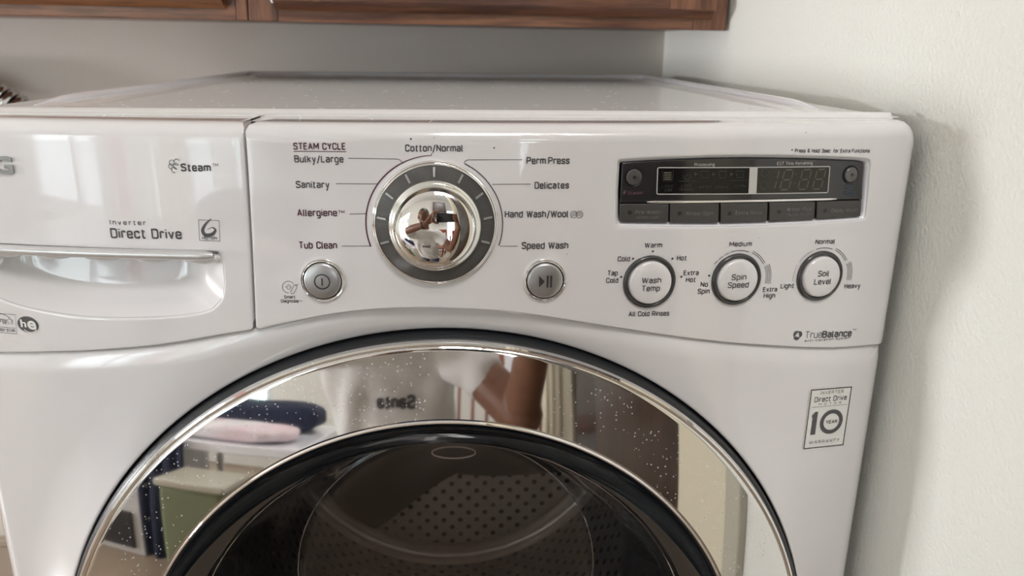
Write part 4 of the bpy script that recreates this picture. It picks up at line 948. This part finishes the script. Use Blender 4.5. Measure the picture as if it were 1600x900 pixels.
bp_ = catmull([(.2020, yi+.0228), (.198, yi+.030), (.190, yi+.050), (.176, yi+.082), (.162, yi+.112), (.150, yi+.135), (.139, yi+.148), (.122, yi+.154), (.06, yi+.157), (0.0005, yi+.158)], 6)
def bowlr(prof, wob):
    G = []
    n = 240
    for j in range(n):
        q_ = 2*PI*j/n; row = []
        for k, (r, h) in enumerate(prof):
            t = k/(len(prof)-1); ww = wob*math.sin(PI*min(1, t*1.6))*(math.sin(3*q_+7*t)+.6*math.sin(7*q_-9*t+1)+.4*math.sin(13*q_+5*t))
            row.append(np.array([(r+ww)*math.cos(q_), h+DY, DZ+(r+ww)*math.sin(q_)]))
        G.append(row)
    return G
mb = MB(); mb.grid(bowlr(bp_, .0022), closeu=True); gb = fixn(obj('glass_bowl', mb, M['bowlglass'], door, smooth=60))
mb = MB(); mb.grid(bowlr([(r_+.004, h_+.004) for r_, h_ in bp_[:-1]]+[(.0005, bp_[-1][1]+.004)], -.0030), closeu=True); fixn(obj('outer_skin', mb, M['bowlglass'], gb, smooth=60))
gl_highlight = mat('highlight_ridge', (.50, .50, .52), .08, 1.)  # bright metal for ridges added to draw highlight arcs on the bowl
for (r_, h_, t_) in ((.1405, yi+.1468, .0007), (.1985, yi+.0292, .0006)):
    obj('highlight_ridge', MB().tube([(r_*math.cos(q_), h_+DY-.0006, DZ+r_*math.sin(q_)) for q_ in (2*PI*i/160 for i in range(160))], t_, 8, closed=True), gl_highlight, gb)
# oval outline drawn on the end of the glass bowl
def cap_pt(px, py): d = ray(px, py); return CAM+d*((yi+.1545-CAM[1])/d[1])
obj('oval_outline', MB().tube([cap_pt(709+34*math.cos(t), 707+9*math.sin(t)) for t in (2*PI*i/48 for i in range(48))], .0007, 6, closed=True), mat('oval_line', (.55, .45, .42), .3), gb)
# inside: gasket, drum, lifters
mb = MB(); mb.revolve([(.2500, .060), (.214, .046), (.209, .060), (.206, .085), (.199, .105), (.186, .122), (.176, .140), (.172, .160), (.178, .178), (.196, .185)], dc3, 160); fixn(obj('door_gasket', mb, M['black'], wm, smooth=60))
def drum():
    n = 180; prof = [(.196, .190), (.199, .182), (.206, .184), (.222, .196), (.238, .215), (.2405, .23)]+[(.2405, .23+.245*i/12) for i in range(1, 13)]
    me_mb = MB(); me_mb.revolve(prof[:6], dc3, n); d0 = fixn(obj('drum_lip', me_mb, M['steel'], wm, smooth=60))
    mb = MB(); mb.revolve(prof[5:], dc3, n); o = obj('drum', mb, M['drumside'], wm, smooth=60)
    uvl = o.data.uv_layers.new(name='UVMap'); k = len(prof)-5
    for p in o.data.polygons:
        js = [o.data.loops[l].vertex_index//k for l in p.loop_indices]; wrap = max(js)-min(js) > n/2
        for l in p.loop_indices:
            vi = o.data.loops[l].vertex_index; j = vi//k; h = o.data.vertices[vi].co.y
            if wrap and j < n/2: j += n
            a = j/n*2*PI*.2405/.017; b = (h-.23)/.017; uvl.data[l].uv = ((a+b)*.7071, (b-a)*.7071)
    pb = [(.2405, .475), (.239, .484), (.232, .490), (.222, .488), (.214, .480), (.205, .477), (.16, .476), (.10, .476), (.05, .474), (0.001, .470)]
    mb = MB(); mb.revolve(pb, dc3, n); bk = fixn(obj('drum_back', mb, M['drum'], o, smooth=60)); bk.data.materials.append(M['steel'])
    uvl = bk.data.uv_layers.new(name='UVMap')
    for p in bk.data.polygons:
        c = p.center; rr_ = math.hypot(c.x, c.z-Z0-DZ); p.material_index = 0 if .05 < rr_ < .205 else 1
        for l in p.loop_indices:
            co = bk.data.vertices[bk.data.loops[l].vertex_index].co; uvl.data[l].uv = ((co.x+co.z)*.7071/.0165, (co.z-co.x)*.7071/.0165)
    for a0 in (90, 210, 330):                      # raised dark spokes of the back plate
        G = []
        for i in range(21):
            r_ = .012+.19*i/20; wd = .075*(1-.55*i/20)+.012; row = []
            for j in range(11):
                u = -1+2*j/10; a = math.radians(a0)+.28*math.sin(i/20*PI/2); row.append((r_*math.cos(a)-u*wd*math.sin(a), .4745-.020*math.cos(u*PI/2)**.8*(1-.3*i/20), DZ+r_*math.sin(a)+u*wd*math.cos(a)))
            G.append(row)
        mb = MB(); mb.grid(G); fixn(obj('back_spoke', mb, M['darksteel'], o, smooth=60))
    for a0 in (8, 128, 172):
        G = []
        for i in range(15):
            y_ = .235+.235*i/14; row = []; hgt = .050*(math.sin(PI*(.12+.80*i/14))**.6)
            for j in range(11):
                u = -1+2*j/10; a = math.radians(a0)+u*.17; rr_ = .2403-hgt*(math.cos(u*PI/2)**1.1); row.append((rr_*math.cos(a), y_, DZ+rr_*math.sin(a)))
            G.append(row)
        mb = MB(); mb.grid(G); fixn(obj('lifter', mb, M['rubber'], o, smooth=60))
drum()
mb = MB(); mb.revolve([(.30, .02), (.30, .055), (.252, .058)], dc3, 120); obj('door_well', mb, M['black'], wm)

# ------------------------------------------------------------------ the photographer, mirrored in the chrome
def capsule(mb, a, b, ra, rb, n=16):
    a = np.array(a, float); b = np.array(b, float); d = b-a; L = np.linalg.norm(d); P = []; R_ = []
    for k in range(5):
        t = PI/2*(1-k/4); P.append(a-d/L*ra*math.sin(t)); R_.append(max(ra*math.cos(t), .0003))
    for k in range(1, 4): P.append(a+d*k/4); R_.append(ra+(rb-ra)*k/4)
    for k in range(5):
        t = PI/2*k/4; P.append(b+d/L*rb*math.sin(t)); R_.append(max(rb*math.cos(t), .0003))
    return mb.tube(P, R_, n)
def chain(mb, pts, rs):
    for i in range(len(pts)-1): capsule(mb, pts[i], pts[i+1], rs[i], rs[i+1])
def lofted(mb, secs, n=28):                        # torso like form: sections (centre, rx, ry)
    G = []
    for (c, rx, ry) in secs: G.append([(c[0]+rx*math.cos(q), c[1]+ry*math.sin(q), c[2]) for q in (2*PI*j/n for j in range(n))])
    mb.grid(G, closev=True); k = len(mb.v)-n*len(secs)
    mb.f.append(tuple(range(k, k+n))); mb.f.append(tuple(reversed(range(k+n*(len(secs)-1), k+n*len(secs))))); return mb
def merged(name, mb, m_, parent, voxel, smooth_it=6, fn=None):
    """one continuous surface grown over overlapping forms"""
    fixme = obj(name+'_src', mb, m_); 
    r = fixme.modifiers.new('r', 'REMESH'); r.mode = 'VOXEL'; r.voxel_size = voxel
    sm_ = fixme.modifiers.new('s', 'SMOOTH'); sm_.factor = .5; sm_.iterations = smooth_it
    me = bpy.data.meshes.new_from_object(fixme.evaluated_get(bpy.context.evaluated_depsgraph_get())); bpy.data.objects.remove(fixme)
    me.name = name
    if fn is not None:
        no = [v.normal.copy() for v in me.vertices]
        for v, n_ in zip(me.vertices, no): v.co += n_*fn(v.co.x, v.co.y, v.co.z-Z0)
    me.materials.clear(); me.materials.append(m_); me.polygons.foreach_set('use_smooth', [True]*len(me.polygons))
    return obj(name, None, None, parent, mesh=me)
per = thing('person', 'person in a white lettered t-shirt holding up a phone, mirrored in the chrome door ring', 'person', (-.14, -1.0, FL))
HC = np.array([-.172, -.885, .128])
mb = MB()
lofted(mb, [((-.165, -.925, -.055), .075, .055), ((-.163, -.93, -.09), .165, .085), ((-.162, -.94, -.14), .185, .10), ((-.160, -.96, -.24), .165, .108), ((-.155, -1.0, -.38), .148, .105), ((-.148, -1.05, -.50), .158, .115), ((-.140, -1.09, -.60), .172, .125), ((-.14, -1.10, -.66), .15, .11)])
chain(mb, [(-.165, -.93, -.08), (-.170, -.905, .05)], [.066, .060])
shL, elL, wrL = (-.335, -.92, -.115), (-.370, -.71, -.080), (-.105, -.575, -.012)
shR, elR, wrR = (.010, -.90, -.115), (.175, -.785, -.300), (.190, -.575, -.045)
chain(mb, [shL, elL, tuple(np.array(elL)*.5+np.array(wrL)*.5), wrL], [.056, .043, .040, .028])
chain(mb, [shR, elR], [.058, .056]); chain(mb, [shR, elR, tuple(np.array(elR)*.5+np.array(wrR)*.5), wrR], [.056, .044, .041, .029])
# legs, half crouching
for sg, kx in ((-1, -.27), (1, -.01)):
    hip = (-.14+sg*.09, -1.10, -.62); kn = (kx, -.985, -.925); an_ = (kx, -1.34, -.935)
    chain(mb, [hip, kn, an_], [.088, .060, .040]); chain(mb, [an_, (kx, -1.42, -.955)], [.036, .026])
# head with face
def E_(c, r, R=None): mb.ellipsoid(c, r, 24, 18, R)
E_(HC, (.074, .092, .112)); E_(HC+np.array([0, .020, -.055]), (.056, .066, .062)); E_(HC+np.array([0, .055, -.095]), (.026, .022, .020))
E_(HC+np.array([0, .094, -.018]), (.011, .016, .024)); E_(HC+np.array([0, .100, -.033]), (.017, .014, .010))
E_(HC+np.array([0, .082, .022]), (.050, .012, .008)); E_(HC+np.array([0, .082, -.062]), (.025, .012, .005)); E_(HC+np.array([0, .080, -.072]), (.022, .013, .006))
for sg in (-1, 1): E_(HC+np.array([.076*sg, -.008, -.012]), (.010, .020, .032)); E_(HC+np.array([.038*sg, .056, -.026]), (.026, .022, .026))
# hands: palms, four unequal bent fingers and a thumb each
PC = np.array([CX, CY, CZ])+RT*.060-UP*.014-FW*.0135; PW, PH, PT = .0745, .0375, .004
def at3(u, v, w): return tuple(PC+RT*u+UP*v+FW*w)
def hand(wr, palm, fingers, thumb):
    chain(mb, [wr, palm[0]], [.026, .019]); 
    for p in palm[1:]: chain(mb, [palm[0], p], [.018, .011]); chain(mb, [wr, p], [.021, .011])
    for i in range(1, len(palm)-1): chain(mb, [palm[i], palm[i+1]], [.012, .012])
    for f_ in fingers: chain(mb, f_, [.0098, .0088, .0080, .0070][:len(f_)])
    chain(mb, thumb, [.0135, .0110, .0088])
kn = [at3(.098, .030-.019*i, -.020) for i in range(4)]
hand(wrR, [at3(.105, -.010, -.034)]+kn, [[kn[i], at3(.094+.003*(i == 3), .030-.019*i, .006), at3(.086-(.022, .028, .024, .014)[i]*.4, .029-.0185*i, .0135), at3(.066-(.006, .012, .008, -.004)[i], .027-.0175*i, .0135)] for i in range(4)], [at3(.100, -.020, -.034), at3(.078, -.024, -.022), at3(.055, -.014, -.0145)])
kl = [at3(-.108+.004*i, .026-.016*i, -.034) for i in range(4)]
hand(wrL, [at3(-.118, -.012, -.044)]+kl, [[kl[0], at3(-.086, .052, -.022), at3(-.060, .050, -.010)], [kl[1], at3(-.098, .030, -.004), at3(-.100, .008, .012), at3(-.112, -.004, .006)], [kl[2], at3(-.098, .006, -.006), at3(-.104, -.012, .006), at3(-.116, -.020, -.002)], [kl[3], at3(-.096, -.018, -.012), at3(-.106, -.032, -.002), at3(-.118, -.034, -.010)]], [at3(-.108, -.026, -.040), at3(-.084, -.042, -.026), at3(-.062, -.044, -.010)])
merged('body', mb, M['skin'], per, .0042, 4)
mb = MB(); mb.ellipsoid(HC+np.array([0, -.003, .006]), (.0765, .0935, .1095), 48, 32)
def hairline(x, y): t = (y-HC[1])/.09; return HC[2]+(.062 if t > .35 else -.045+.107*max(0, (t+.9)/1.25)**2)
mb.f = [f for f in mb.f if sum(mb.v[i][2] for i in f)/4 > hairline(sum(mb.v[i][0] for i in f)/4, sum(mb.v[i][1] for i in f)/4)]
obj('hair', mb, M['hair'], per, smooth=70)
for sg in (-1, 1):
    e = HC+np.array([.029*sg, .0835, .004]); obj('eye', MB().ellipsoid(e, (.0125, .0055, .0050), 14, 10), M['eye'], per)
    obj('pupil', MB().ellipsoid(e+np.array([.002, .0045, -.001]), (.0050, .0025, .0050), 10, 8), M['hair'], per)
    obj('eyebrow', MB().tube([tuple(HC+np.array([.045*sg, .083, .024])), tuple(HC+np.array([.028*sg, .093, .030])), tuple(HC+np.array([.012*sg, .096, .026]))], .003, 8), M['hair'], per)
# shirt
mb = MB()
lofted(mb, [((-.165, -.925, -.048), .088, .068), ((-.163, -.93, -.075), .165, .094), ((-.162, -.94, -.13), .199, .116), ((-.160, -.96, -.24), .186, .128), ((-.155, -1.0, -.38), .176, .130), ((-.148, -1.05, -.52), .186, .140), ((-.143, -1.08, -.62), .196, .150), ((-.143, -1.08, -.64), .19, .146)], 40)
chain(mb, [(-.325, -.925, -.115), (-.360, -.78, -.095)], [.070, .068]); chain(mb, [(-.000, -.905, -.115), (.070, -.855, -.190)], [.070, .070])
def folds(x, y, z): return .0095*math.sin(34*x+9*z+2.2*math.sin(11*z)+1.5*math.sin(23*x))*min(1, max(0, (-z-.10)*7))+.003*math.sin(48*z+30*x)*math.sin(17*x+3)
shirt = merged('shirt', mb, M['shirt'], per, .006, 5, folds)
from mathutils.bvhtree import BVHTree
bvh = BVHTree.FromPolygons([v.co.copy() for v in shirt.data.vertices], [tuple(p.vertices) for p in shirt.data.polygons])
def onshirt(x, z):
    h = bvh.ray_cast(Vector((x, 0, z+Z0)), Vector((0, -1, 0)))
    return (x, (h[0].y if h[0] else -.85)+.0025, z)
mb = MB(); letter_mb(mb, 'Santa', .085, .185, -.285, .038, lambda x, z: onshirt(-x, z), .03); obj('shirt_lettering', mb, M['ink'], shirt, smooth=0)
mb = MB()
lofted(mb, [((-.143, -1.085, -.56), .178, .135), ((-.143, -1.09, -.62), .188, .142), ((-.14, -1.10, -.69), .16, .12)], 32)
for sg, kx in ((-1, -.27), (1, -.01)):
    chain(mb, [(-.14+sg*.09, -1.10, -.62), (kx, -.985, -.908), (kx, -1.31, -.918)], [.100, .074, .060])
merged('trousers', mb, M['denim'], per, .008, 5)
for kx in (-.27, -.01):
    mb = MB(); chain(mb, [(kx, -1.37, -.935), (kx, -1.46, -.945)], [.048, .036]); mb.v = [(x, y, max(z, FL+.001)) for x, y, z in mb.v]; obj('shoe', mb, M['dark'], per)
wv = np.array(wrL)-np.array(elL); wv /= np.linalg.norm(wv); wc = np.array(wrL)-wv*.012; u_ = np.cross(wv, [0, 0, 1.]); u_ /= np.linalg.norm(u_); w_ = np.cross(wv, u_)
wt_ = obj('watch', MB().tube([tuple(wc+.0315*(math.cos(q)*u_+math.sin(q)*w_)) for q in (2*PI*i/32 for i in range(32))], .0048, 8, closed=True), M['dark'], per)
# phone in his hands, lens where the picture was taken
ph = thing('phone', 'black phone held sideways in both hands, mirrored in the chrome knob', 'phone', tuple(PC))
mb = MB(); poly = roundpoly([(-PW, -PH), (PW, -PH), (PW, PH), (-PW, PH)], .009, 6); n = len(poly)
mb.add([at3(u, v, -PT) for u, v in poly]+[at3(u, v, PT) for u, v in poly], [tuple(range(n)), tuple(reversed(range(n, 2*n)))]+[(i, (i+1) % n, (i+1) % n+n, i+n) for i in range(n)])
fixn(obj('phone_body', mb, M['phone'], ph, bevel=.001))
mb = MB(); poly2 = roundpoly([(-PW+.003, -PH+.003), (PW-.003, -PH+.003), (PW-.003, PH-.003), (-PW+.003, PH-.003)], .007, 6); n = len(poly2); mb.add([at3(u, v, -PT-.0002) for u, v in poly2], [tuple(range(n))]); obj('screen', mb, M['lcd'], ph, smooth=0)
for (u, v) in ((-.0605, -.004), (-.043, .015)):
    mb = MB(); mb.tube([at3(u, v, PT-.0005), at3(u, v, PT+.002)], [.0065, .0062], 20); obj('lens', mb, M['dark'], ph)

# ------------------------------------------------------------------ room behind, seen in reflections
tb = thing('laundry_table', 'white folding table with laundry beneath the front window', 'table', (-.83, -1.45, FL))
obj('tabletop', MB().box(-1.14, -.50, -1.78, -1.18, -.505, -.47), M['rail'], tb, bevel=.005)
for x in (-1.10, -.55):
    for y in (-1.73, -1.23): obj('leg', MB().tube([(x, y, FL), (x, y, -.49)], .016, 12), M['silverbar'], tb)
def pile(name, label, cx, cy, z, w, d, h, m_, seed):
    mb = MB(); G = []
    for i in range(26):
        row = []
        for j in range(40):
            th = PI*i/25; q_ = 2*PI*j/40; e = .5
            cx_ = math.copysign(abs(math.cos(q_))**e, math.cos(q_)); sy_ = math.copysign(abs(math.sin(q_))**e, math.sin(q_))
            rr_ = math.sin(th)**.45; hh = math.copysign(abs(math.cos(th))**.7, math.cos(th))
            wv_ = 1+.05*math.sin(5*q_+seed)+.03*math.sin(11*q_-3*th)
            row.append((cx+w/2*cx_*rr_*wv_, cy+d/2*sy_*rr_*wv_, z+h/2+h/2*hh*(1+.10*math.sin(4*q_+seed))))
        G.append(row)
    mb.grid(G, closev=True); mb.v = [(x, y, max(z, zz)) for x, y, zz in mb.v]; return tag(obj(name, mb, m_, smooth=70), label, 'laundry')
pile('folded_blanket', 'pink and white folded blanket on the laundry table', -.82, -1.31, -.469, .50, .20, .06, M['pinkcloth'], 2)
pile('clothes_pile', 'heap of dark blue clothes on the laundry table behind the blanket', -.80, -1.59, -.469, .52, .22, .12, M['navy'], 5)
jk = thing('navy_jacket', 'navy jacket hanging from the front edge of the laundry table', 'jacket', (-1.03, -1.16, -.93))
mb = MB(); G = []
for i in range(30):
    t = i/29; z = -.468-.48*t; row = []
    for j in range(26):
        u = j/25; row.append((-1.13+.20*u, -1.160+.012*math.sin(u*20+t*2)*(.4+t), z))
    G.append(row)
mb.grid(G); o = obj('jacket_body', mb, M['navy'], jk, smooth=70); so = o.modifiers.new('s', 'SOLIDIFY'); so.thickness = .012
for z in (-.53, -.66, -.79): obj('button', MB().ellipsoid((-1.09, -1.142, z), (.010, .005, .010)), M['dark'], jk)
hm = thing('laundry_hamper', 'olive green fabric laundry hamper in front of the laundry table', 'hamper', (-.80, -1.05, FL))
obj('hamper_body', MB().box(-.91, -.68, -1.14, -.96, FL, -.58), M['olive'], hm, bevel=.02)
obj('hamper_rim', MB().box(-.92, -.67, -1.15, -.95, -.585, -.56), M['trim'], hm, bevel=.008)
cbx = thing('white_cabinet', 'low white cabinet with dark glass doors left of the laundry table', 'cabinet', (-1.55, -1.45, FL))
obj('cabinet_box', MB().box(-1.95, -1.17, -1.75, -1.19, FL, -.50), M['appl'], cbx, bevel=.006)
obj('dark_door', MB().box(-1.50, -1.21, -1.192, -1.178, FL+.03, -.80), M['dark'], cbx, bevel=.004)
obj('dark_door', MB().box(-1.90, -1.55, -1.192, -1.178, FL+.03, -.80), M['dark'], cbx, bevel=.004)
obj('control_strip', MB().box(-1.50, -1.21, -1.192, -1.180, -.62, -.56), M['dark'], cbx, bevel=.004)
obj('cabinet_handle', MB().tube([(-1.46, -1.17, -.72), (-1.25, -1.17, -.72)], .006, 10), M['silverbar'], cbx)
# curtains
def curtain(name, label, x0, x1, z0, z1, y, m_, amp=.02):
    mb = MB(); n = 70; G = [[(x0+(x1-x0)*i/n, y+amp*math.sin(i*.55)+.4*amp*math.sin(i*.23+1), z0+(z1-z0)*k/3) for k in range(4)] for i in range(n+1)]
    mb.grid(G); return tag(obj(name, mb, m_, smooth=80), label, 'curtain')
curtain('curtain', 'white curtain beside the glazed part of the front window', -2.72, -2.60, -.82, .92, -2.79, M['curtw'])
curtain('curtain', 'pink curtain between the two white ones', -2.57, -2.42, -.82, .92, -2.79, M['curtp'])
curtain('curtain', 'white curtain to the right of the pink one', -2.38, -2.16, -.82, .92, -2.79, M['curtw'])
curtain('curtain', 'narrow white curtain at the right end of the front window', -1.62, -1.42, -.82, .92, -2.79, M['curtw'])
curtain('curtain', 'pale cream pink curtain next to the bare glass of the front window', -2.12, -1.84, -.82, .92, -2.79, M['curtc'])
# chair and table by the right window
def chair(x, y, rz, label):
    t = thing('dining_chair', label, 'chair', (x, y, FL)); t.rotation_euler = (0, 0, rz)
    def P(nm, mb, **k):
        o = obj(nm, mb, M['redwood'], None, **k); o.parent = t; o.location = (0, 0, -Z0-FL+0); return o
    def B(x0, x1, y0, y1, z0, z1): return MB().box(x0, x1, y0, y1, z0+0, z1+0)
    P('seat', B(-.22, .22, -.22, .22, .44, .475), bevel=.01)
    for sx_ in (-.2, .2):
        P('leg', MB().tube([(sx_, .2, 0), (sx_, .2, .44)], [.016, .021], 12)); P('leg', MB().tube([(sx_, -.2, 0), (sx_, -.2, .46), (sx_, -.27, .95)], [.016, .021, .016], 12))
    for k in range(4): P('slat', MB().tube([(-.12+.08*k, -.205, .48), (-.12+.08*k, -.262, .88)], .010, 8))
    P('top_rail', MB().box(-.21, .21, -.285, -.250, .86, .96), bevel=.01)
    for k in (.2,): P('stretcher', MB().tube([(-.2, .2, k), (.2, .2, k)], .010, 8)); P('stretcher', MB().tube([(-.2, -.2, k), (.2, -.2, k)], .010, 8))
    for o in t.children: o.location = (0, 0, -Z0)
    return t
chair(.02, -2.0, .3, 'reddish wooden dining chair in front of the right window')
dt = thing('dining_table', 'white clothed table with papers by the right window', 'table', (.95, -2.3, FL))
obj('tabletop', MB().box(.45, 1.45, -2.7, -2.05, -.27, -.235), M['rail'], dt, bevel=.006)
for x in (.5, 1.40):
    for y in (-2.65, -2.10): obj('leg', MB().tube([(x, y, FL), (x, y, -.27)], .025, 12), M['redwood'], dt)
tag(obj('red_bag', MB().box(.50, .58, -2.35, -2.24, -.234, -.06), mat('red_cloth', (.35, .02, .03), .6), bevel=.02), 'small red bag standing on the white clothed table', 'bag')
wc_ = thing('brown_cabinet', 'dark brown cabinet hanging high on the wall behind the person', 'cabinet', (.1, -2.75, .50))
obj('cabinet_box', MB().box(-.15, .35, -2.899, -2.55, .42, 1.10), M['wooddoor'], wc_, bevel=.004)
for x0 in (-.13, .11): d_ = obj('cabinet_door', MB().box(x0, x0+.22, -2.552, -2.53, .45, 1.07), M['wooddoor'], wc_, bevel=.003); obj('knob', MB().ellipsoid((x0+.11, -2.52, .50), (.012, .012, .012)), M['chrome'], d_)

cl = thing('added_fill_lamp', 'flat white frame of the added fill light behind the photographer', 'lamp', (.14, -1.35, 1.44))  # housing for the added fill light
obj('fill_lamp_frame', MB().box(-.07, .35, -1.68, -1.02, 1.430, 1.4545), M['rail'], cl, bevel=.004)
